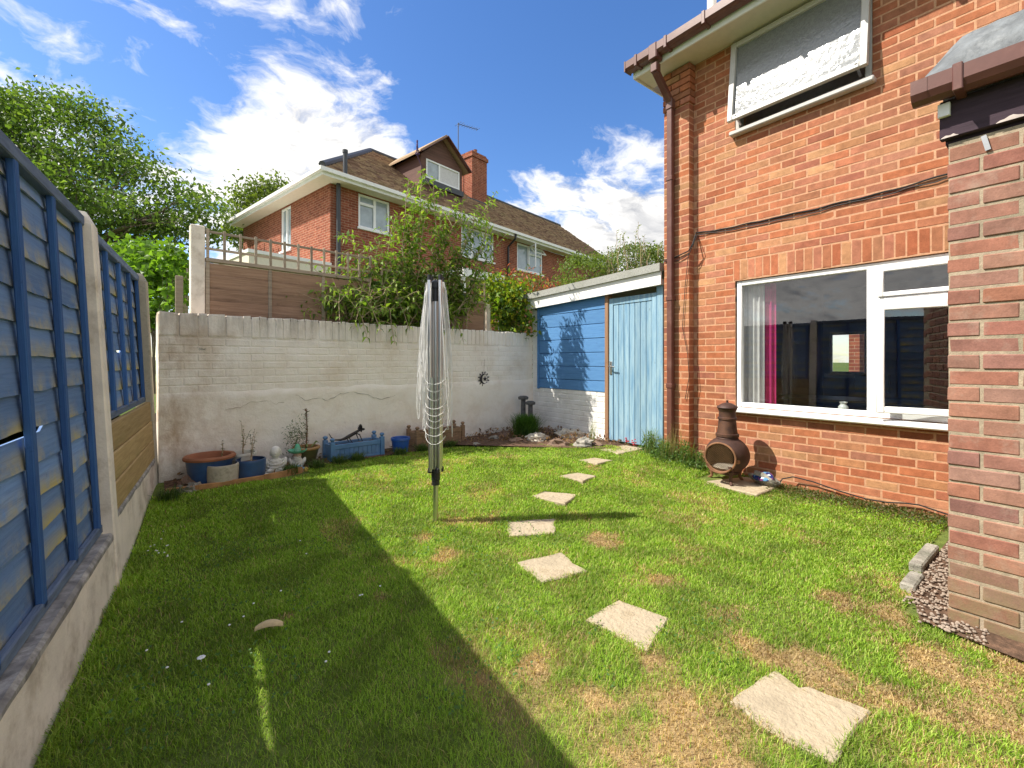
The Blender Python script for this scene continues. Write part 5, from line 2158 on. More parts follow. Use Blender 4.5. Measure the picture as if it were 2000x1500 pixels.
def build_rocks():
    def rock(c, r, m, lab, seed, cat='rock', grp='rocks in the beds'):
        mb = MB().ellipsoid((0, 0, 0), r[0], r[1], r[2], 16, 10, .55, seed)
        rz = Matrix.Rotation(seed * 1.3, 3, 'Z')
        # flatten into facets
        mb.map(lambda p: rz @ Vector((round(p.x / r[0] * 5) / 5 * r[0] * .35 + p.x * .65, p.y, p.z)))
        mb.map(lambda p: p + Vector(c))
        tag(mb.build('rock', m, smooth=False), lab, cat, grp)
    rock((.20, 4.90, bz + .04), (.085, .08, .075), M_rockb, 'large smooth brown rock in the fence corner', 1)
    rock((.13, 4.74, bz + .02), (.05, .045, .05), M_rock, 'small grey rock in front of the brown rock', 2)
    rock((.22, 4.73, bz + .025), (.065, .05, .055), M_rock, 'dark grey rock between the brown rock and the edging', 3)
    rock((.05, 4.72, bz), (.05, .04, .035), M_rockp, 'small pale rock at the foot of the fence post', 4)
    pts = [((1012, 842), .07, M_rockp, 'pale upright stone left of the grass clump'), ((1040, 850), .10, M_rock, 'flat grey stone in front of the grass clump'),
           ((1048, 858), .13, M_rockp, 'cream flat rock in front of the grass clump'), ((1098, 838), .08, M_rockb, 'brown rock against the shed wall'),
           ((1115, 850), .14, M_rockp, 'long pale slab of rock below the shed boarding'), ((1140, 846), .06, M_rock, 'dark blocky stone at the foot of the shed wall'),
           ((1090, 868), .10, M_rockb, 'reddish flat rock at the edge of the rock garden'), ((1140, 868), .12, M_rock, 'mossy flat rock at the edge of the rock garden'),
           ((985, 848), .08, M_rockb, 'small brown rock at the left of the rock garden'), ((965, 856), .06, M_rock, 'small grey rock at the far left of the rock garden'),
           ((1168, 868), .06, M_rockb, 'small brown rock near the blue door'), ((1010, 862), .08, M_rockb, 'low reddish rock in front of the upright stone'), ((930, 868), .05, M_rock, 'small grey stone beside the brown trough')]
    for i, ((x, y), s, m, lab) in enumerate(pts):
        p = G(x, y, .17)
        # keep clear of the walls
        if p.y > 5.5:
            p.y = 5.5
        p.x = min(p.x, 4.66)
        s *= 1.35
        rock((p.x, p.y, .155 + s * .12), (s, s * .75, s * .45), m, lab, 20 + i)
    # stone mushrooms
    for (x, ytop, h, rc, lab) in ((1022, 773, .50, .082, 'taller dark stone mushroom against the wall corner'), (1036, 783, .43, .078, 'shorter dark stone mushroom against the wall corner')):
        Zc = 7.05 if h > .45 else 6.95
        p = ZD(x, ytop, Zc)
        T = thing('stone_mushroom', lab, 'garden ornament', (p.x, p.y, .18))
        zt = p.z
        MB().lathe([(.05, .15), (.042, .3), (.036, zt - .07), (.04, zt - .05)], (p.x, p.y, 0), 14).build('stalk', M_mush, T, smooth=True)
        MB().lathe([(.03, zt - .062), (rc * .9, zt - .055), (rc, zt - .035), (rc * .95, zt - .015), (rc * .6, zt - .002), (rc * .3, zt - .008), (0, zt - .01)], (p.x, p.y, 0), 18).build('cap', M_mush, T, smooth=True)
    # timber edging of the bed
    P = [(.03, 4.735), (.25, 4.70), (.5, 4.685), (.75, 4.70), (.95, 4.745), (1.1, 4.80)]
    mb = MB()
    for a, b in zip(P, P[1:]):
        za, zb_ = gh(*a), gh(*b)
        mb.bbox(0, (Vector(b) - Vector(a)).length, -.012, .012, -.05, .05, .003, Matrix.Translation((a[0], a[1], za)) @ Matrix.Rotation(math.atan2(b[1] - a[1], b[0] - a[0]), 4, 'Z'))
    tag(mb.build('bed_edging', M_edgew), 'low orange timber edging in front of the flower pots', 'edging')


build_rocks()


def build_ornament():
    c = wallpt(945, 740, .02)
    T = thing('moon_sun_ornament', 'dark metal moon and sun ornament hanging on the white wall', 'wall ornament', c)
    e, n = WE, -WNRM
    Rr = .072

    def pt(a, r, o=0.0):
        return c + e * (math.cos(a) * r) + Vector((0, 0, math.sin(a) * r)) + n * o
    # crescent on the left
    mb = MB()
    m = 22
    for j in range(m + 1):
        a = R(70 + 220 * j / m)
        o = pt(a, Rr)
        i_ = pt(a, Rr - .04 * math.sin(math.pi * j / m) - .002)
        mb.v += [o, i_, o - n * .006, i_ - n * .006]
    for j in range(m):
        k = j * 4
        mb.f += [(k, k + 4, k + 5, k + 1), (k + 2, k + 3, k + 7, k + 6), (k, k + 2, k + 6, k + 4), (k + 1, k + 5, k + 7, k + 3)]
    mb.build('crescent', M_lizard, T)
    # star on the right
    mb = MB()
    ctr = c + e * .025
    P = []
    for j in range(10):
        a = R(90 + 36 * j)
        r = .040 if j % 2 == 0 else .018
        P.append(ctr + e * (math.cos(a) * r) + Vector((0, 0, math.sin(a) * r)))
    mb.v = P + [p - n * .006 for p in P]
    mb.f = [tuple(range(10)), tuple(reversed(range(10, 20)))] + [(j, (j + 1) % 10, 10 + (j + 1) % 10, 10 + j) for j in range(10)]
    mb.build('star', M_lizard, T)
    mb = MB()
    mb.tube([pt(R(15 * j), Rr * 1.02) for j in range(25)], .0025, 5, cap=False)
    mb.build('ring', M_lizard, T)
    for j in range(12):
        a = R(30 * j + 15)
        r = MB()
        w = .010
        t = Vector((0, 0, math.cos(a))) + e * -math.sin(a)
        for s in (1,):
            p0, p1, p2 = pt(a, Rr), pt(a, Rr + .022), pt(a, Rr + .042)
            r.v = [p0, p1 + t * w, p2, p1 - t * w, p0 - n * .005, p1 + t * w - n * .005, p2 - n * .005, p1 - t * w - n * .005]
            r.f = [(0, 1, 2, 3), (7, 6, 5, 4), (0, 4, 5, 1), (1, 5, 6, 2), (2, 6, 7, 3), (3, 7, 4, 0)]
        r.build('sun_ray', M_lizard, T)
    MB().tube([pt(R(90), Rr + .03), pt(R(88), Rr + .12), pt(R(88), Rr + .22)], .0016, 5).build('hanger', M_rustl, T)


build_ornament()


def build_lawn_bits():
    # curled pale peel lying on the grass
    p = G(513, 1232, .03)
    mb = MB()
    n, m = 16, 5
    for i in range(n + 1):
        t = i / n
        a = R(150 - 110 * t)
        cen = Vector((math.cos(a) * .07 + .03, math.sin(a) * .035 - .02, .018 + .012 * math.sin(math.pi * t)))
        w = .024 * math.sin(math.pi * (t * .92 + .05)) + .004
        for j in range(m + 1):
            s = j / m * 2 - 1
            mb.v.append(Vector((p.x, p.y, .022)) + Matrix.Rotation(R(-20), 3, 'Z') @ (cen + Vector((0, s * w, (1 - s * s) * .014))))
    for i in range(n):
        for j in range(m):
            a = i * (m + 1) + j
            mb.f.append((a, a + m + 1, a + m + 2, a + 1))
    top = list(mb.v)
    k = len(top)
    mb.v += [v - Vector((0, 0, .003)) for v in top]
    mb.f += [tuple(k + q for q in reversed(f)) for f in list(mb.f)]
    tag(mb.build('dry_peel', M_crust, smooth=True), 'curled pale dry peel lying on the shaded lawn', 'peel')
    q = G(393, 1278, .04)
    mb = MB()
    for j in range(7):
        a = 2 * math.pi * j / 7
        mb.ellipsoid((q.x + math.cos(a) * .009, q.y + math.sin(a) * .008, .028), .007, .007, .003, 7, 4)
    mb.tube([(q.x, q.y, .01), (q.x, q.y, .028)], .0012, 4)
    tag(mb.build('white_flower', M_daisy), 'single white flower standing in the shaded lawn', 'flower')


build_lawn_bits()
# ---------------------------------------------------------------- the neighbours' brick houses up the slope
NROT = R(11.4)
NC = ZD(645, 357, 13.0)
NE1 = Vector((math.cos(NROT), math.sin(NROT), 0))
NE2 = Vector((-math.sin(NROT), math.cos(NROT), 0))


def NL(x, y, yl=0.0, side=False):
    """photo point on the front plane y = yl (or side plane x = yl) of the neighbour house, in its own frame"""
    o = Vector((NC.x, NC.y, 0))
    if side:
        p = o + NE1 * yl
        q = LN(x, y, p, p + NE2)
    else:
        p = o + NE2 * yl
        q = LN(x, y, p, p + NE1)
    d = q - o
    return Vector((d.dot(NE1), d.dot(NE2), q.z))


def build_neighbour():
    T = thing('neighbour_house', 'red brick house with hipped brown tile roof, dormer and chimney behind the garden', 'house', (NC.x, NC.y, 0), NROT)
    ZE = 6.38
    DEP, LEN = 6.8, 16.5
    OV = .45
    g0 = .8

    def win_rect(a, b):
        p, q = NL(*a), NL(*b)
        return (p.x, q.x, q.z, p.z)
    w1 = win_rect((700, 374), (762, 459))
    w1 = (w1[0], w1[1], w1[2], ZE - .02)
    w2 = win_rect((901, 436), (965, 514))
    w2 = (w2[0], w2[1], w2[2], ZE - .02)
    w3 = win_rect((1010, 462), (1060, 538))
    w3 = (w3[0], w3[1], w3[2], ZE - .02)
    mb = MB()
    core(mb, 0, LEN, g0, ZE, 0, .25, holes=[w1, w2, w3])
    mb.build('front_wall', M_fbx, T, local=True)
    mb = MB()
    pl, pr = NL(568, 440, 0, True), NL(548, 440, 0, True)
    ws = (pl.y, pr.y, NL(568, 486, 0, True).z, ZE - .02)
    # side wall: use the same splitter with axes swapped
    tmp = MB()
    core(tmp, .251, DEP, g0, ZE, 0, .25, holes=[ws])
    tmp.map(lambda p: Vector((p.y, p.x, p.z)))
    tmp.build('side_wall', M_fby, T, local=True)
    mb = MB()
    mb.box(LEN - .25, LEN, .251, DEP, g0, ZE)
    mb.box(.251, LEN - .251, DEP - .25, DEP - .001, g0, ZE)
    mb.build('rear_wall', M_fby, T, local=True)
    MB().box(.3, LEN - .3, .8, .85, g0, ZE - .1).build('room_back', M_room, T, local=True)

    def window(r, bars, label, side=False, transom=None):
        x0, x1, z0, z1 = r
        f = MB()
        frame_bars(f, x0 + .01, x1 - .01, z0 + .01, z1 - .01, .07, .03, .12)
        for b in bars:
            xb = x0 + (x1 - x0) * b
            f.bbox(xb - .045, xb + .045, .031, .119, z0 + .08, z1 - .08, .006)
        if transom:
            t0, t1, tz = transom
            zb = z0 + (z1 - z0) * tz
            f.bbox(x0 + (x1 - x0) * t0 + .05, x0 + (x1 - x0) * t1 - .04, .025, .118, zb - .04, zb + .04, .006)
        f.bbox(x0 - .04, x1 + .04, -.05, .03, z0 - .05, z0 + .012, .006)
        if side:
            f.map(lambda p: Vector((p.y, p.x, p.z)))
        fo = f.build('window', M_upvc, T, local=True)
        fo['label'] = label
        xs = [x0] + [x0 + (x1 - x0) * b for b in bars] + [x1]
        for a, b in zip(xs, xs[1:]):
            p = MB().box(a + .05, b - .05, .075, .085, z0 + .05, z1 - .05)
            if side:
                p.map(lambda q: Vector((q.y, q.x, q.z)))
            p.build('pane', M_fglass, fo, local=True)
        return fo
    window(w1, [.52], 'white two-light first floor window near the corner of the brick house', transom=(0, .52, .72))
    window(w2, [.33, .66], 'white three-light window half hidden by the tall shrub')
    o3 = window(w3, [.45], 'white window with an open top light and open casement', transom=(.45, 1, .70))
    # open sashes of the far window
    xm = w3[0] + (w3[1] - w3[0]) * .45
    s = MB()
    m = Matrix.Translation((xm, .03, 0)) @ Matrix.Rotation(R(62), 4, 'Z')
    frame_bars(s, -(xm - w3[0]) + .06, 0, w3[2] + .08, w3[3] - .08, .05, -.03, .02, m)
    s.build('open_casement', M_upvc, o3, local=True)
    s = MB()
    zt = w3[2] + (w3[3] - w3[2]) * .98
    m = Matrix.Translation((0, .02, zt)) @ Matrix.Rotation(R(-40), 4, 'X')
    frame_bars(s, xm + .04, w3[1] - .04, -.38, 0, .05, -.03, .02, m)
    s.build('open_top_light', M_upvc, o3, local=True)
    window(ws, [.5], 'tall white window in the sunlit side wall', side=True)

    # eaves: soffit, fascia and white gutter
    e = MB()
    e.box(-OV, LEN, -OV, 0.0, ZE + .002, ZE + .03)
    e.box(-OV, -.001, .001, DEP, ZE + .002, ZE + .03)
    e.build('soffit', M_soffit, T, local=True)
    e = MB()
    e.box(-OV - .02, LEN, -OV - .02, -OV - .001, ZE - .02, ZE + .17)
    e.box(-OV - .02, -OV - .001, -OV, DEP, ZE - .02, ZE + .17)
    e.build('fascia', M_fasc, T, local=True)
    e = MB()
    e.box(-OV - .12, LEN, -OV - .12, -OV - .021, ZE + .07, ZE + .175)
    e.box(-OV - .12, -OV - .021, -OV - .02, DEP, ZE + .07, ZE + .175)
    e.build('gutter', M_fasc, T, local=True)
    for x in (1.9, 3.8, 5.7, 9.4, 11.5):
        MB().box(x, x + .04, -OV - .125, -OV - .02, ZE + .06, ZE + .182).build('bracket', M_fasc, T, local=True)

    # roof
    zr0 = ZE + .19
    RY = DEP / 2
    ap = RY + .0
    ZR = 9.5
    pitch = (ZR - zr0) / (RY + OV)
    r = MB()
    A = (-OV - .03, -OV - .03, zr0)
    B = (LEN, -OV - .03, zr0)
    C = (LEN, RY, ZR)
    D = (ap, RY, ZR)
    E_ = (-OV - .03, DEP + OV, zr0)
    F_ = (LEN, DEP + OV, zr0)
    r.add([A, B, C, D, E_, F_], [(0, 1, 2, 3), (0, 3, 4), (4, 3, 2, 5)])
    r.build('roof', M_tile, T, local=True)
    # plain tiles on the front slope
    gx, gy = .20, .15
    L_ = math.hypot(RY + OV, ZR - zr0)
    ny = int(L_ / gy)
    V, F = [], []
    dy, dz = (RY + OV) / L_, (ZR - zr0) / L_
    rr = random.Random(2)
    nrm_y, nrm_z = -dz, dy
    for j in range(ny + 1):
        t = j * gy
        xs = -OV + t / L_ * (ap + OV) + (.085 if j % 2 else 0)
        x = xs
        while x < LEN:
            y0 = -OV - .03 + t * dy
            z0 = zr0 + t * dz
            y1 = y0 + (gy + .03) * dy
            z1 = z0 + (gy + .03) * dz
            h = .045 + rr.uniform(-.008, .012)
            b = len(V)
            w = gx - .008
            V += [(x, y0 + nrm_y * h, z0 + nrm_z * h), (x + w, y0 + nrm_y * h, z0 + nrm_z * h), (x + w, y1 + nrm_y * .006, z1 + nrm_z * .006), (x, y1 + nrm_y * .006, z1 + nrm_z * .006), (x, y0, z0), (x + w, y0, z0)]
            F += [(b, b + 1, b + 2, b + 3), (b + 4, b + 5, b + 1, b)]
            x += gx
    tag(npmesh('roof_tiles', np.array(V), np.array(F), M_tile, T, local=True), kind='stuff')
    h = MB()
    h.tube([(A[0], A[1], A[2] + .05), (ap, RY, ZR + .06)], .10, 8)
    h.tube([(ap, RY, ZR + .06), (LEN, RY, ZR + .06)], .10, 8)
    h.build('ridge_tiles', M_cgrey, T, local=True)

    # dormer
    yd = .55
    wl, wr = NL(832, 310, yd), NL(897, 372, yd)
    apx = NL(868, 279, yd)
    el, er = NL(800, 330, yd), NL(908, 332, yd)
    x0, x1 = wl.x - .22, wr.x + .14
    zt = wl.z + .02
    zb = wr.z
    xc = (x0 + x1) / 2
    zroof = zr0 + (yd + OV) * pitch
    d = MB()
    core(d, x0, x1, zroof - .2, zt + .10, yd, yd + .12, holes=[(wl.x, wr.x, zb, zt)])
    d.add([(x0, yd, zt + .101), (x1, yd, zt + .101), (xc, yd, zt + .95), (x0, yd + .1, zt + .101), (x1, yd + .1, zt + .101), (xc, yd + .1, zt + .95)], [(0, 1, 2), (3, 5, 4)])
    yb = (zt + .1 - zr0) / pitch - OV
    d.add([(x0, yd + .121, zroof - .2), (x0, yb, zt + .1), (x0, yd + .121, zt + .1)], [(0, 1, 2)])
    d.add([(x1, yd + .121, zroof - .2), (x1, yb, zt + .1), (x1, yd + .121, zt + .1)], [(0, 1, 2)])
    dm = d.build('dormer', M_hung, T, local=True)
    f = MB()
    frame_bars(f, wl.x, wr.x, zb, zt, .06, yd - .02, yd + .06)
    xm = wl.x + (wr.x - wl.x) * .38
    f.bbox(xm - .035, xm + .035, yd - .019, yd + .059, zb + .05, zt - .05, .005)
    f.build('dormer_window', M_upvc, dm, local=True)
    MB().box(wl.x + .04, xm - .03, yd + .02, yd + .03, zb + .04, zt - .04).build('pane', M_fglass, dm, local=True)
    MB().box(xm + .03, wr.x - .04, yd + .02, yd + .03, zb + .04, zt - .04).build('pane', M_curt, dm, local=True)
    MB().box(x0, x1, yd - .10, yd - .001, zb - .24, zb - .04).build('lead_apron', M_cgrey, dm, local=True)
    rf = MB()
    oh = .22
    zpk = zt + .99
    sl = (zpk - (zt + .05)) / (xc - x0 + oh)
    ybk = (zpk - zr0) / pitch - OV + .2
    for s in (-1, 1):
        xe = xc + s * (xc - x0 + oh)
        rf.add([(xe, yd - .25, zt + .02), (xc, yd - .25, zpk), (xc, ybk, zpk), (xe, yb + .3, zt + .02), (xe, yd - .25, zt + .10), (xc, yd - .25, zpk + .08), (xc, ybk, zpk + .08), (xe, yb + .3, zt + .10)],
               [(0, 1, 2, 3), (4, 5, 6, 7), (0, 1, 5, 4), (2, 3, 7, 6), (0, 3, 7, 4)])
    rf.build('dormer_roof', M_tile, dm, local=True)
    bg = MB()
    for s in (-1, 1):
        xe = xc + s * (xc - x0 + oh)
        bg.bar((xe, yd - .27, zt + .02), (xc, yd - .27, zpk), .03, .16, (0, 1, 0))
    bg.build('barge_board', M_brown, dm, local=True)

    # chimney
    yc = 1.9
    cl, cr_ = NL(922, 290, yc), NL(951, 300, yc)
    c = MB()
    ztop = cl.z - .1
    c.box(cl.x, cr_.x, yc, yc + .95, 7.6, ztop)
    cc = c.build('chimney', M_fbx, T, local=True)
    c = MB()
    c.box(cl.x - .05, cr_.x + .05, yc - .05, yc + 1.0, ztop - .22, ztop - .07)
    c.box(cl.x + .02, cr_.x - .02, yc + .02, yc + .93, ztop + .001, ztop + .05)
    c.build('oversail', M_fby, cc, local=True)
    for k in range(2):
        MB().lathe([(.10, ztop + .04), (.11, ztop + .08), (.09, ztop + .12), (.08, ztop + .24), (.095, ztop + .28), (.07, ztop + .28)], ((cl.x + cr_.x) / 2, yc + .28 + .42 * k, 0), 12).build('chimney_pot', M_terra, cc, local=True)
    MB().box(cl.x - .3, cr_.x + .15, yc - .10, yc - .002, zr0 + (yc + OV) * pitch - .12, zr0 + (yc + OV) * pitch + .05).build('flashing', M_cgrey, cc, local=True)

    # television aerial
    p = NL(895, 300, 2.6)
    zt_ = NL(895, 240, 2.6).z
    a = MB()
    a.tube([(p.x, 2.6, 8.6), (p.x, 2.6, zt_)], .022, 6)
    q = NL(933, 253, 2.6)
    a.tube([(p.x, 2.6, zt_ - .05), (q.x, 2.6, q.z)], .014, 6)
    for i in range(9):
        t = i / 8
        b = Vector((p.x, 2.6, zt_ - .05)).lerp(Vector((q.x, 2.6, q.z)), t)
        w = .22 if i < 2 else .13
        a.tube([b + Vector((0, -w, .02)), b + Vector((0, w, -.02))], .008, 5)
    a.build('aerial', M_cgrey, T, local=True)

    # soil pipe at the corner and downpipe between the houses
    p = NL(661, 400, -.12)
    s = MB()
    s.tube([(p.x, -.12, 1.0), (p.x, -.12, ZE + .001)], .062, 10)
    s.tube([(p.x, -OV - .05, ZE + .1), (p.x, -OV - .05, NL(661, 292, -OV - .05).z)], .062, 10)
    s.tube([(p.x, -OV - .05, NL(661, 292, -OV - .05).z - .03), (p.x, -OV - .05, NL(661, 288, -OV - .05).z)], .075, 10)
    s.build('soil_pipe', M_cgrey, T, local=True, smooth=True)
    p = NL(992, 470, -.08)
    s = MB()
    s.tube([(p.x, -OV - .07, ZE + .10), (p.x, -OV - .05, ZE - .10), (p.x, -.10, ZE - .38), (p.x, -.10, 1.0)], .045, 8)
    s.build('downpipe', M_black, T, local=True)

    # flat-roofed garage at the side, and white porch roof
    g = MB()
    c0 = NL(486, 486, -.05)
    g.box(c0.x + .12, -.002, .1, 5.5, .8, c0.z - .52)
    g.build('garage_wall', M_soffit, T, local=True)
    g = MB()
    g.box(c0.x, -.003, -.05, 5.6, c0.z - .50, c0.z - .09)
    gf = g.build('garage_fascia', M_soffit, T, local=True)
    MB().box(c0.x - .03, -.004, -.09, 5.65, c0.z - .088, c0.z).build('garage_roof_edge', M_fasc, T, local=True)
    p0, p1 = NL(905, 528, -2.2), NL(985, 530, -2.2)
    zp = NL(930, 527, -2.2).z
    g = MB()
    g.box(p0.x, p1.x, -2.2, -.003, zp - .26, zp)
    g.build('porch_roof', M_fasc, T, local=True)
    g = MB()
    for x in (p0.x + .05, p1.x - .15):
        g = MB().box(x, x + .1, -2.15, -2.05, .8, zp - .262)
        g.build('porch_post', M_fasc, T, local=True)


build_neighbour()


# ---------------------------------------------------------------- trees and shrubs
def limb(mb, a, b, r0, r1, seed, n=7, sag=.12):
    a, b = Vector(a), Vector(b)
    P, Rr = [], []
    ln = (b - a).length
    for i in range(n):
        t = i / (n - 1)
        q = a.lerp(b, t)
        q += Vector((noise.noise(Vector((seed, t * 2.2, 0))), noise.noise(Vector((seed, t * 2.2, 5))), noise.noise(Vector((seed, t * 2.2, 9))))) * ln * sag * math.sin(math.pi * t)
        P.append(q)
        Rr.append(r0 + (r1 - r0) * t)
    mb.tube(P, Rr, 6)
    return P


def make_tree(name, label, base, zfork, trunk_r, ells, nclump, per, leaf, cols, seed, cat='tree', group=None, spread=.45, lw=.55, flat=.6, shell=.55):
    r = np.random.default_rng(seed)
    T = thing(name, label, cat, base, group=group)
    b = Vector(base)
    tr = MB()
    fork = Vector((b.x, b.y, zfork))
    limb(tr, b - Vector((0, 0, .3)), fork, trunk_r, trunk_r * .75, seed, sag=.04)
    vol = np.array([e[3] * e[4] * e[5] for e in ells])
    pick = r.choice(len(ells), nclump, p=vol / vol.sum())
    d = rdir(nclump, r)
    rad = r.uniform(shell, 1, nclump) ** .6
    E_ = np.array(ells)[pick]
    CC = E_[:, :3] + d * E_[:, 3:] * rad[:, None]
    for e in ells:
        c = Vector(e[:3])
        P = limb(tr, fork, c, trunk_r * .6, trunk_r * .18, seed + e[0], sag=.15)
        near = [i for i in range(nclump) if (Vector(CC[i]) - c).length < max(e[3:]) * 1.05]
        for i in near[:26]:
            limb(tr, P[r.integers(2, 7)], CC[i], trunk_r * .13, trunk_r * .02, seed + i, n=5, sag=.18)
    tr.build('trunk', M_bark, T)
    n = nclump * per
    C = np.repeat(CC, per, axis=0) + r.normal(size=(n, 3)) * np.array([spread, spread, spread * flat])
    D = rdir(n, r, -.25)
    Nn = rdir(n, r, 1.2)
    tone = np.repeat(r.uniform(.72, 1.28, nclump), per)
    col = pal(n, cols, .2, seed) * tone[:, None]
    L = leaf * r.uniform(.6, 1.25, n)
    tag(leaves('crown', C, D, Nn, L, L * lw, col, M_leaf, T), kind='stuff')
    return T


def pxe(x, y, Z, rpx, ry=None, rz=None):
    p = ZD(x, y, Z)
    k = Z / FPX
    return (p.x, p.y, p.z, rpx * k, (ry or rpx) * k, (rz or rpx) * k)


TREEG = [(.085, .15, .026), (.115, .19, .034), (.07, .12, .026), (.15, .22, .045)]


def build_trees():
    Z = 17.0
    ells = [pxe(95, 300, Z, 135, 135, 120), pxe(-60, 330, Z, 150, 150, 150), pxe(215, 370, Z - 1, 110, 110, 95), pxe(320, 410, Z - 1.5, 85, 90, 75), pxe(120, 440, Z - 1, 140, 120, 80), pxe(-10, 210, Z + .5, 70, 80, 55)]
    b = ZD(100, 620, Z)
    make_tree('garden_tree', 'large spreading green tree above the blue fence', (b.x, b.y, .8), 4.0, .24, ells, 400, 95, .18, TREEG, 5, spread=.42)
    Z = 27.0
    ells = [pxe(515, 395, Z, 45, 50, 32), pxe(470, 430, Z, 38, 45, 26), pxe(545, 372, Z, 26, 30, 16), pxe(495, 460, Z, 50, 50, 30)]
    b = ZD(500, 620, Z)
    make_tree('garden_tree', 'smaller tree beyond the brick house at its left eaves', (b.x, b.y, 1.0), 6.0, .16, ells, 90, 60, .26, [(.11, .16, .03), (.15, .20, .04)], 9, spread=.45)
    # bright climber behind the blue fence
    Z = 6.6
    ells = [pxe(300, 520, Z, 50, 60, 50), pxe(262, 520, Z + .6, 45, 50, 45), pxe(338, 545, Z - .6, 22, 28, 60), pxe(310, 590, Z, 45, 50, 45)]
    b = ZD(300, 705, Z)
    make_tree('climber', 'bright yellow-green leafy climber behind the blue fence corner', (b.x, b.y, .7), 1.3, .03, ells, 90, 34, .10, [(.13, .24, .02), (.17, .29, .03), (.10, .19, .025)], 12, cat='shrub', spread=.10, lw=.8)
    # shrubs behind the shed
    Z = 9.2
    ells = [pxe(1150, 540, Z, 52, 60, 42), pxe(1235, 530, Z + .3, 62, 62, 50), pxe(1285, 530, Z + .3, 40, 55, 50)]
    b = ZD(1200, 705, Z)
    make_tree('evergreen_shrub', 'dense green evergreen shrub behind the felt shed roof', (b.x, b.y, .8), 1.6, .05, ells, 190, 60, .062, [(.13, .19, .035), (.17, .23, .05), (.10, .15, .03)], 21, cat='shrub', spread=.10, lw=.5, shell=.75)
    # silvery upright shoots above it
    T = thing('silver_shrub', 'silvery grey-leaved shrub with loose shoots beside the brick house corner', 'shrub', (b.x + .5, b.y, .8))
    C, D, N_ = [], [], []
    r = random.Random(8)
    for i in range(26):
        x = r.uniform(1185, 1296)
        yt = 500 - r.uniform(0, 40) - (30 if 1200 < x < 1260 else 0) * r.random()
        Zs = 8.8 + r.uniform(-.2, .5)
        p0, p1 = ZD(x + r.uniform(-12, 12), 560, Zs), ZD(x, yt, Zs)
        P = [p0.lerp(p1, t / 5) + Vector((r.uniform(-.03, .03), r.uniform(-.03, .03), 0)) for t in range(6)]
        MB().tube(P, [.010, .008, .007, .006, .005, .003], 5).build('stem', M_twig, T)
        for k in range(30):
            t = r.uniform(.1, 1)
            j = min(4, int(t * 5))
            C.append(P[j].lerp(P[j + 1], t * 5 - j))
            a = r.uniform(0, 6.28)
            D.append((math.cos(a), math.sin(a), r.uniform(0, .9)))
            N_.append((r.uniform(-.5, .5), r.uniform(-.5, .5), 1))
    n = len(C)
    rr = np.random.default_rng(2)
    tag(leaves('foliage', C, D, N_, rr.uniform(.05, .10, n), .028, pal(n, [(.20, .23, .16), (.15, .18, .10), (.26, .29, .22), (.12, .15, .07)], .2, 3), M_leaf, T), kind='stuff')
    # red-tipped shrub and yellow-green one behind the wall, right of the dryer
    Z = 7.9
    ells = [pxe(1015, 545, Z, 38, 40, 22), pxe(1060, 560, Z, 35, 35, 14)]
    b = ZD(1020, 705, Z)
    make_tree('red_shrub', 'red-leaved shrub behind the left end of the shed roof', (b.x, b.y, .8), 1.7, .02, ells, 42, 13, .085, [(.40, .08, .045), (.17, .20, .05), (.13, .19, .04), (.42, .14, .06)], 31, cat='shrub', spread=.10, lw=.35)
    Z = 7.5
    ells = [pxe(990, 590, Z, 45, 45, 42), pxe(1005, 620, Z - .1, 30, 35, 40), pxe(965, 560, Z, 30, 30, 22)]
    b = ZD(990, 705, Z)
    make_tree('yellow_shrub', 'yellow-green shrub filling the gap between wall and shed', (b.x, b.y, .8), 1.4, .02, ells, 110, 26, .085, [(.13, .22, .02), (.20, .28, .02), (.07, .13, .025), (.26, .26, .02)], 33, cat='shrub', spread=.10, lw=.6)


build_trees()


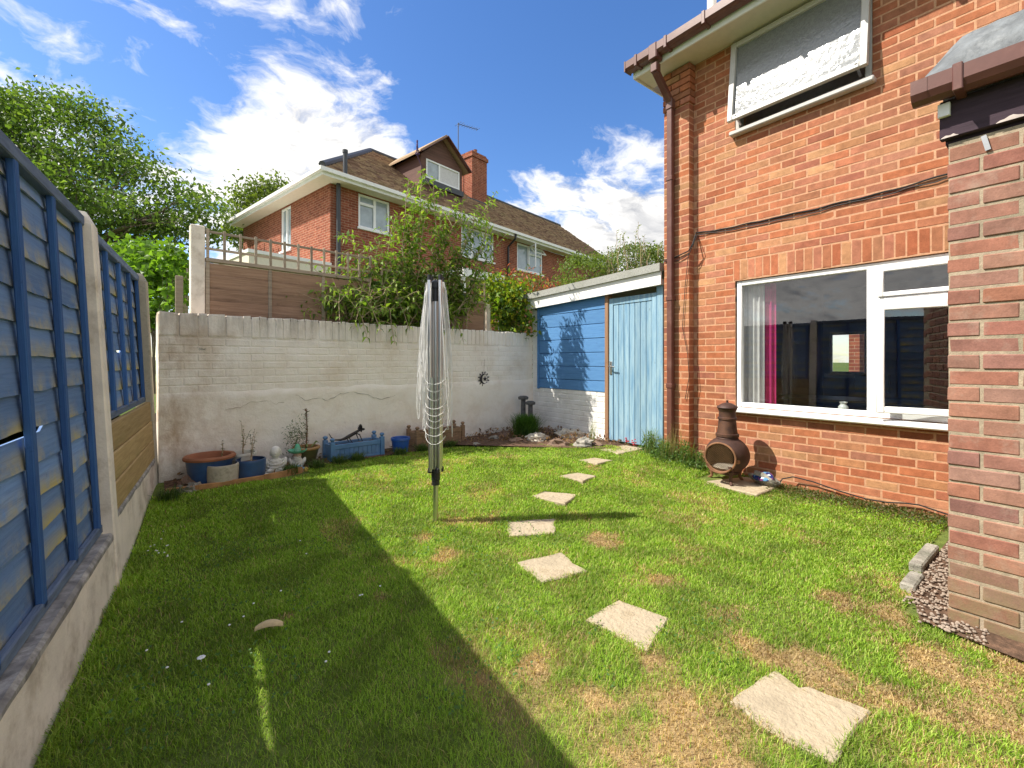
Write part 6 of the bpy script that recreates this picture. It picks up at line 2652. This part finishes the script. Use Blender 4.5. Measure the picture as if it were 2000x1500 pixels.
def build_buddleia():
    """tall arching shrub with long opposite leaves behind the white wall"""
    base = Vector((2.55, 5.82, .75))
    T = thing('butterfly_bush', 'tall arching butterfly bush with long leaves spilling over the white wall', 'shrub', base)
    r = random.Random(17)
    Zm = 6.35
    tips = [((828, 330), 6.5, 1), ((800, 352), 6.3, 1), ((850, 380), 6.6, 1), ((972, 372), 6.36, 1.2), ((940, 400), 6.4, 1.2), ((905, 410), 6.3, 1.2), ((770, 420), 6.2, 1), ((690, 452), 6.0, .9),
            ((735, 470), 6.0, 1), ((870, 440), 6.3, 1.1), ((955, 470), 6.45, 1.2), ((990, 455), 6.5, 1.0), ((790, 440), 6.4, 1), ((645, 520), 5.7, .8), ((610, 560), 5.6, .8), ((560, 600), 5.4, .7),
            ((585, 590), 5.5, .8), ((720, 662), 5.25, 1), ((690, 640), 5.15, 1), ((772, 672), 5.55, 1), ((905, 668), 6.3, 1), ((870, 650), 6.1, 1), ((800, 645), 5.7, 1), ((742, 645), 5.3, 1), ((845, 655), 5.95, 1), ((890, 640), 6.2, 1), ((660, 625), 5.05, .9), ((550, 604), 5.35, 1), ((572, 586), 5.4, 1), ((600, 575), 5.45, 1), ((622, 560), 5.5, 1), ((645, 545), 5.6, 1), ((668, 528), 5.7, 1), ((600, 608), 5.3, 1), ((636, 590), 5.45, 1), ((680, 570), 5.6, 1), ((710, 545), 5.8, 1), ((955, 520), 6.6, 1), ((930, 500), 6.5, 1), ((660, 600), 5.6, .9),
            ((740, 560), 5.9, 1), ((820, 520), 6.1, 1), ((880, 560), 6.3, 1), ((920, 600), 6.4, 1), ((940, 550), 6.6, 1), ((700, 520), 5.9, 1), ((770, 520), 6.1, 1), ((840, 590), 6.1, 1), ((625, 610), 5.55, .9), ((890, 490), 6.5, 1),
            ((830, 420), 6.35, 1), ((812, 395), 6.3, 1), ((845, 345), 6.55, .9), ((890, 385), 6.3, 1.2), ((960, 430), 6.4, 1.2), ((915, 450), 6.35, 1.2), ((755, 500), 6.0, 1), ((715, 600), 5.75, 1), ((860, 500), 6.3, 1), ((800, 480), 6.2, 1)]
    C, D, N_, LL = [], [], [], []
    stems = MB()

    def leafy(P, dens, ln):
        seglen = sum((b - a).length for a, b in zip(P, P[1:]))
        k = max(3, int(seglen / .055 * dens))
        m = len(P) - 1
        ph = r.uniform(0, 3)
        for i in range(k):
            t = (i + .5) / k
            j = min(m - 1, int(t * m))
            q = P[j].lerp(P[j + 1], t * m - j)
            dd = (P[j + 1] - P[j]).normalized()
            s = dd.orthogonal().normalized()
            s.rotate(Matrix.Rotation(ph + i * 1.57, 3, dd))
            for sg in (1, -1):
                d = (s * sg + dd * .55 + Vector((0, 0, -.28))).normalized()
                C.append(q)
                D.append(d)
                N_.append((r.uniform(-.25, .25), r.uniform(-.25, .25), 1))
                LL.append(ln * r.uniform(.7, 1.25) * (1 - .45 * t))
    for i, (pp, Z, den) in enumerate(tips):
        tip = ZD(pp[0], pp[1], Z)
        b0 = base + Vector((r.uniform(-.9, .8), r.uniform(-.15, .25), 0))
        b0.x = b0.x * .5 + tip.x * .5
        up = Vector((b0.x * .6 + tip.x * .4, b0.y, max(1.9, tip.z * .6 + .5)))
        if tip.z < 1.8 and pp[1] > 615:
            up.z = 2.75
        P = []
        for k in range(9):
            t = k / 8
            q = b0 * (1 - t) ** 2 + up * 2 * t * (1 - t) + tip * t * t
            q += Vector((r.uniform(-1, 1), r.uniform(-1, 1), r.uniform(-1, 1))) * .018
            P.append(q)
        stems.tube(P, [.013 - .0012 * k for k in range(9)], 5)
        leafy(P[4:], den, .165)
        # side shoots
        for s in range(14):
            k = r.randint(3, 7)
            a = r.uniform(0, 6.28)
            e = P[k] + Vector((math.cos(a) * .26, math.sin(a) * .20, r.uniform(.0, .30))) * r.uniform(.5, 1.15)
            if e.y < 5.46 and e.z < 1.75:
                e.y = 5.45
            Q = [P[k].lerp(e, t / 4) + Vector((0, 0, .03 * math.sin(math.pi * t / 4))) for t in range(5)]
            stems.tube(Q, [.005, .004, .0035, .003, .002], 4)
            leafy(Q[1:], .85 * den, .13)
    stems.build('stems', M_twig, T)
    n = len(C)
    L = np.array(LL)
    tag(leaves('foliage', C, D, N_, L, L * .33, pal(n, [(.17, .27, .035), (.23, .34, .045), (.13, .215, .03), (.30, .40, .07), (.11, .18, .035)], .2, 5), M_leaf, T, curve=.6), kind='stuff')
    # tangle of dead twigs at its left side
    tw = MB()
    for i in range(90):
        a = ZD(r.uniform(630, 730), r.uniform(560, 625), 5.55 + r.uniform(-.15, .25))
        d = Vector((r.uniform(-1, 1), r.uniform(-.5, .5), r.uniform(-.6, .8))).normalized()
        ln = r.uniform(.12, .4)
        bend = Vector((r.uniform(-1, 1), r.uniform(-1, 1), r.uniform(-1, .2))) * .08
        tw.tube([a, a + d * ln * .5 + bend, a + d * ln], [.0035, .003, .0015], 4)
    tag(tw.build('dead_twigs', M_twig, T), kind='stuff')
    # purple flower spike at the top
    f = ZD(815, 290, 6.4)
    fl = MB()
    for i in range(60):
        t = r.random()
        fl.ellipsoid(f + Vector((r.uniform(-.02, .02) * (1.2 - t), r.uniform(-.02, .02) * (1.2 - t), .22 * t - .1)), .010, .010, .010, 5, 3)
    fl.tube([ZD(826, 332, 6.5), f + Vector((0, 0, -.1)), f + Vector((0, 0, .12))], .004, 4)
    tag(fl.build('flower_spike', plain('purple_flower', (.09, .05, .15), .8, var=.3, bstr=0), T), kind='stuff')
    # leafy scrub at the wall foot behind, so that the bush is dense at the bottom
    rr = np.random.default_rng(4)
    cen = [ZD(x, y, Z) for (x, y, Z) in ((600, 605, 5.5), (650, 585, 5.6), (700, 600, 5.7), (760, 590, 5.9), (810, 570, 6.1), (860, 560, 6.3), (900, 590, 6.4), (730, 540, 5.95), (790, 545, 6.1), (690, 555, 5.8), (860, 610, 6.15), (780, 625, 5.8), (820, 620, 5.95), (930, 575, 6.5))]
    C2 = np.concatenate([np.array(c) + rr.normal(size=(190, 3)) * [.16, .10, .13] for c in cen])
    C2[:, 1] = np.maximum(C2[:, 1], 5.50 + .095 * C2[:, 0] - .10)
    m = len(C2)
    Ls = rr.uniform(.05, .11, m)
    tag(leaves('undergrowth', C2, rdir(m, rr, -.1), rdir(m, rr, 1.0), Ls, Ls * .4, pal(m, [(.12, .19, .03), (.17, .26, .04), (.22, .31, .055), (.08, .13, .03)], .25, 6), M_leaf, T), kind='stuff')


build_buddleia()


def tuft(name, label, c, n, h, spread, seed, cols, cat='plant', w=.006, droop=.5, group=None):
    """clump of arching grass-like leaves"""
    r = np.random.default_rng(seed)
    a = r.uniform(0, 6.28, n)
    lean = r.uniform(.05, 1, n) * spread
    hh = h * r.uniform(.55, 1.05, n)
    bx = r.normal(0, spread * .22, (n, 2))
    V = np.zeros((n, 7, 3))
    dx, dy = np.cos(a), np.sin(a)
    sx, sy = -dy, dx
    for k, (t, ww) in enumerate(((0, 1.0), (.45, .85), (.8, .5))):
        px_ = c[0] + bx[:, 0] + dx * lean * t ** 1.6
        py_ = c[1] + bx[:, 1] + dy * lean * t ** 1.6
        pz_ = c[2] + hh * (t - droop * .35 * t ** 3)
        V[:, 2 * k] = np.stack([px_ + sx * w * ww / 2, py_ + sy * w * ww / 2, pz_], 1)
        V[:, 2 * k + 1] = np.stack([px_ - sx * w * ww / 2, py_ - sy * w * ww / 2, pz_], 1)
    V[:, 6] = np.stack([c[0] + bx[:, 0] + dx * lean, c[1] + bx[:, 1] + dy * lean, c[2] + hh * (1 - droop * .5)], 1)
    k = np.arange(n).reshape(-1, 1) * 7
    F = np.concatenate([k + [0, 1, 3], k + [0, 3, 2], k + [2, 3, 5], k + [2, 5, 4], k + [4, 5, 6]], 1).reshape(-1, 3)
    col = np.repeat(pal(n, cols, .25, seed), 7, axis=0)
    o = npmesh(name, V.reshape(-1, 3), F, M_grass, None, col)
    return tag(o, label, cat, group)


def build_weeds():
    g = [(.09, .17, .03), (.13, .22, .04), (.06, .12, .025)]
    y = [(.15, .20, .05), (.30, .25, .10), (.10, .16, .04)]
    tuft('grass_clump', 'bushy dark green ornamental grass clump before the stone mushrooms', (4.15, 5.0, .16), 1300, .42, .30, 3, [(.045, .11, .02), (.07, .15, .025), (.10, .19, .03)], w=.007)
    p = G(1162, 845, .17)
    tuft('wispy_plant', 'thin wispy upright plant against the shed wall', (4.62, 4.15, .15), 26, .42, .14, 5, y, w=.006)
    W = [((4.66, 3.25), .26, 'bushy weed clump at the near foot of the blue door'), ((4.58, 3.02), .24, 'weeds round the foot of the brown downpipe'), ((4.60, 2.78), .27, 'weed clump beside the brick pilaster'), ((4.62, 2.62), .18, 'low weeds between pilaster and paving slab')]
    for i, ((u, v), h, lab) in enumerate(W):
        T = thing('weed_clump', lab, 'weeds', (u, v, gh(u, v)))
        r = np.random.default_rng(50 + i)
        n = 420
        z0 = gh(u, v)
        q = r.normal(size=(n, 3)) * [.07, .09, .0]
        C = np.array([u, v, z0]) + q
        C[:, 2] += r.uniform(0, h, n) * np.exp(-(q[:, 0] ** 2 + q[:, 1] ** 2) / .02)
        tag(leaves('leaves', C, rdir(n, r, .6), rdir(n, r, 1), r.uniform(.02, .05, n), .014, pal(n, g + [(.16, .24, .10)], .25, i), M_leaf, T), kind='stuff')
        o = tuft('stalks', None, (u, v, z0), 110, h * 1.5, .20, 60 + i, y + g, cat=None, w=.004)
        o.parent = T
        o.matrix_parent_inverse = WM[T.name].inverted()
        tag(o, kind='stuff')
    # tall bare stalks
    tuft('dry_stalks', 'tall dry grass stalks in front of the pilaster', (4.62, 2.9, gh(4.6, 2.9)), 60, .55, .22, 71, [(.34, .27, .12), (.24, .22, .08)], cat='weeds', w=.003, droop=.2)
    # rough longer grass along the bed and the fence foot
    spots = [(.05, 4.6), (1.25, 4.85), (1.5, 4.93), (1.7, 4.95), (2.2, 4.95), (2.5, 4.98), (2.9, 5.0), (1.0, 4.80)]
    for i, (u, v) in enumerate(spots):
        tuft('long_grass', ['unmown tuft at the far end of the fence foot', 'unmown tuft in front of the hat statue', 'unmown tuft at the left front corner of the blue trough', 'unmown tuft before the middle of the blue trough', 'unmown tuft before the bright blue pot', 'unmown tuft at the left corner of the brown trough', 'unmown tuft before the brown trough', 'unmown tuft by the end of the orange edging'][i], (u, v, gh(u, v)), 240, .12, .15, 90 + i, [(.05, .10, .02), (.08, .14, .03), (.12, .16, .05)], cat='grass tuft', w=.005, group='unmown tufts along the bed')
    # small red flowers by the door
    for i, (x, lab) in enumerate(((1225, 'red flower at the foot of the blue door, left one'), (1238, 'red flower at the foot of the blue door, right one'))):
        p = UU(x, 852, 4.74)
        T = thing('red_flower', lab, 'flower', (p.x, p.y, .15))
        mb = MB()
        r = random.Random(i)
        for j in range(12):
            mb.ellipsoid((p.x + r.uniform(-.02, .02), p.y + r.uniform(-.02, .02), .18 + r.uniform(0, .07)), .012, .012, .008, 6, 4)
        mb.build('petals', M_redp, T)
        MB().tube([(p.x, p.y, .13), (p.x, p.y, .2)], .004, 5).build('stem', M_gstem, T)
    # small leafy weeds and moss along the wall foot right of the slab
    T = thing('ground_moss', 'low mossy weeds along the foot of the house wall under the window', 'weeds', (4.6, 1.2, 0))
    r = np.random.default_rng(77)
    n = 3800
    v = r.uniform(.65, 1.9, n)
    u = 4.83 - np.abs(r.normal(0, .16, n)) - .0
    C = np.stack([u, v, .006 + r.uniform(0, .035, n)], 1)
    tag(leaves('leaves', C, rdir(n, r, .5), rdir(n, r, 1), r.uniform(.012, .028, n), .012, pal(n, [(.10, .12, .03), (.14, .13, .04), (.08, .13, .03), (.16, .10, .05)], .25, 8), M_leaf, T), kind='stuff')


build_weeds()


# ---------------------------------------------------------------- mown grass
def build_grass():
    r = np.random.default_rng(5)
    n = 1000000
    u = r.uniform(-.45, 4.84, n)
    v = r.uniform(-.6, 5.1, n)
    # thin out with distance, nothing behind the viewer
    Z = u * sa + v * ca
    X = u * ca - v * sa
    keep = (Z > .55) & (np.abs(X) < Z * 1.2 + .3)
    dist = np.hypot(u, v)
    keep &= r.random(n) < np.clip(2.6 / np.maximum(dist, .1), .34, 1)
    keep &= u > (FA.x + FN.x * .0 + (v - FA.y) * FE.x / FE.y) + .012
    keep &= ~((u > 2.93) & (v < .42))
    keep &= ~((u > 2.90) & (u < 3.5) & (v < .57))
    keep &= ~((u >= 3.5) & (v < .67))
    # bed and rock garden
    keep &= ~((u < 1.15) & (v > 4.70 + .05 * np.sin(u * 5)))
    keep &= ~((u >= 1.15) & (u < 3.4) & (v > 4.97))
    keep &= ~((u >= 3.4) & (v > 5.0 - (u - 3.4) * 1.05 + .1 * np.sin(u * 9)))
    for P in SLAB_POLY:
        P = np.array(P)
        c = P.mean(0)
        keep &= ~inside(c + (P - c) * .90, u, v)
    dry, broad = dryness(u, v)
    keep &= r.random(n) > dry * .15
    keep &= r.random(n) < np.clip(.45 + broad * 1.1, 0, 1)
    u, v, dry, dist, broad = (a[keep] for a in (u, v, dry, dist, broad))
    n = len(u)
    near = np.clip(dist / 2.5, .55, 2.2)
    hh = r.uniform(.007, .023, n) * (.7 + .7 * vnoise(u, v, 7, 12)) * (1 - .40 * dry) * (.75 + .6 * broad)
    edge = u - (FA.x + (v - FA.y) * FE.x / FE.y)
    hh *= 1 + 1.1 * np.exp(-edge / .10)
    w = .0034 * r.uniform(.7, 1.3, n) * near
    a = r.uniform(0, 6.28, n)
    lean = hh * r.uniform(.2, 1.4, n)
    z0 = .15 * np.clip((v + .35 * (u - 1.7) - 2.6) / 2.0, 0, 1) ** 2 * (3 - 2 * np.clip((v + .35 * (u - 1.7) - 2.6) / 2.0, 0, 1)) - .004
    dx, dy = np.cos(a), np.sin(a)
    V = np.zeros((n, 5, 3))
    sx, sy = -dy * w / 2, dx * w / 2
    V[:, 0] = np.stack([u + sx, v + sy, z0], 1)
    V[:, 1] = np.stack([u - sx, v - sy, z0], 1)
    mx, my, mz = u + dx * lean * .35, v + dy * lean * .35, z0 + hh * .62
    V[:, 2] = np.stack([mx + sx * .8, my + sy * .8, mz], 1)
    V[:, 3] = np.stack([mx - sx * .8, my - sy * .8, mz], 1)
    V[:, 4] = np.stack([u + dx * lean, v + dy * lean, z0 + hh], 1)
    k = np.arange(n).reshape(-1, 1) * 5
    F = np.concatenate([k + [0, 1, 3], k + [0, 3, 2], k + [2, 3, 4]], 1).reshape(-1, 3)
    greens = np.array([(.215, .35, .026), (.28, .43, .036), (.335, .49, .055), (.175, .30, .027), (.42, .52, .10)])
    straw = np.array([(.44, .32, .14), (.60, .46, .23), (.27, .17, .08)])
    c = greens[r.integers(0, 5, n)]
    s = straw[r.integers(0, 3, n)]
    p = r.random(n) < np.clip(dry * .85 + .05 + .03 * (u > 1.2), 0, 1)
    c = np.where(p[:, None], s, c) * (1 + r.uniform(-.2, .2, (n, 1)))
    cl = vnoise(u, v, 6, 21)
    c = c * (.80 + .4 * broad)[:, None] * np.where(cl > .62, .78, 1.0)[:, None]
    o = npmesh('grass', V.reshape(-1, 3), F, M_grass, None, np.repeat(c, 5, axis=0))
    tag(o, 'patchy mown lawn grass, green with straw-coloured bare spots', 'grass', kind='stuff')
    print('grass blades', n)
    # clover leaves and daisies scattered in the shade
    m = 5200
    u = r.uniform(-.2, 2.2, m)
    v = r.uniform(.6, 4.4, m)
    ok = u > (FA.x + (v - FA.y) * FE.x / FE.y) + .05
    ok &= vnoise(u, v, 4, 9) > .52
    u, v = u[ok], v[ok]
    m = len(u)
    C = np.stack([u, v, .022 + r.uniform(0, .016, m)], 1)
    tag(leaves('clover', C, rdir(m, r, .1), np.tile([0, 0, 1.], (m, 1)) + r.normal(0, .25, (m, 3)), r.uniform(.010, .018, m), .013, pal(m, [(.08, .17, .04), (.10, .20, .05)], .2, 4), M_leaf), 'small clover leaves among the shaded grass', 'clover', kind='stuff')
    mb = MB()
    rr = random.Random(6)
    for _ in range(38):
        x, y = (rr.uniform(285, 330), rr.uniform(1020, 1095)) if rr.random() < .5 else (rr.uniform(280, 800), rr.uniform(985, 1350))
        q = G(x, y, .04)
        mb.ellipsoid((q.x, q.y, .038 + rr.uniform(0, .015)), .006, .006, .003, 6, 3)
    tag(mb.build('daisies', M_daisy), 'tiny white daisies scattered along the fence side of the lawn', 'daisies', kind='stuff')


build_grass()


def build_litter():
    """bark chips and dead leaves on the rock garden and along the bed"""
    r = np.random.default_rng(41)
    n = 5200
    u = r.uniform(.1, 4.80, n)
    v = r.uniform(3.4, 5.6, n)
    front = np.where(u < 1.15, 4.74, np.where(u < 3.4, 4.99, 5.02 - (u - 3.4) * 1.05))
    back = 5.2 + u * .095 - .02
    k = (v > front) & (v < back) & ((u > 3.2) | (r.random(n) < .35))
    u, v = u[k], v[k]
    m = len(u)
    f = np.clip((v + .35 * (u - 1.7) - 2.6) / 2.0, 0, 1)
    z = .15 * f * f * (3 - 2 * f) + .018 + r.uniform(0, .03, m) + .03 * np.clip(v - front[k], 0, 1)
    C = np.stack([u, v, z], 1)
    L = r.uniform(.02, .065, m)
    o = leaves('leaf_litter', C, rdir(m, r, .05), np.tile([0, 0, 1.], (m, 1)) + r.normal(0, .45, (m, 3)), L, L * .5, pal(m, [(.16, .09, .05), (.26, .15, .085), (.09, .055, .035), (.38, .25, .15), (.20, .12, .09)], .3, 4), M_leaf)
    tag(o, 'brown bark chips and dead leaves on the rock garden bed', 'leaf litter', kind='stuff')


build_litter()
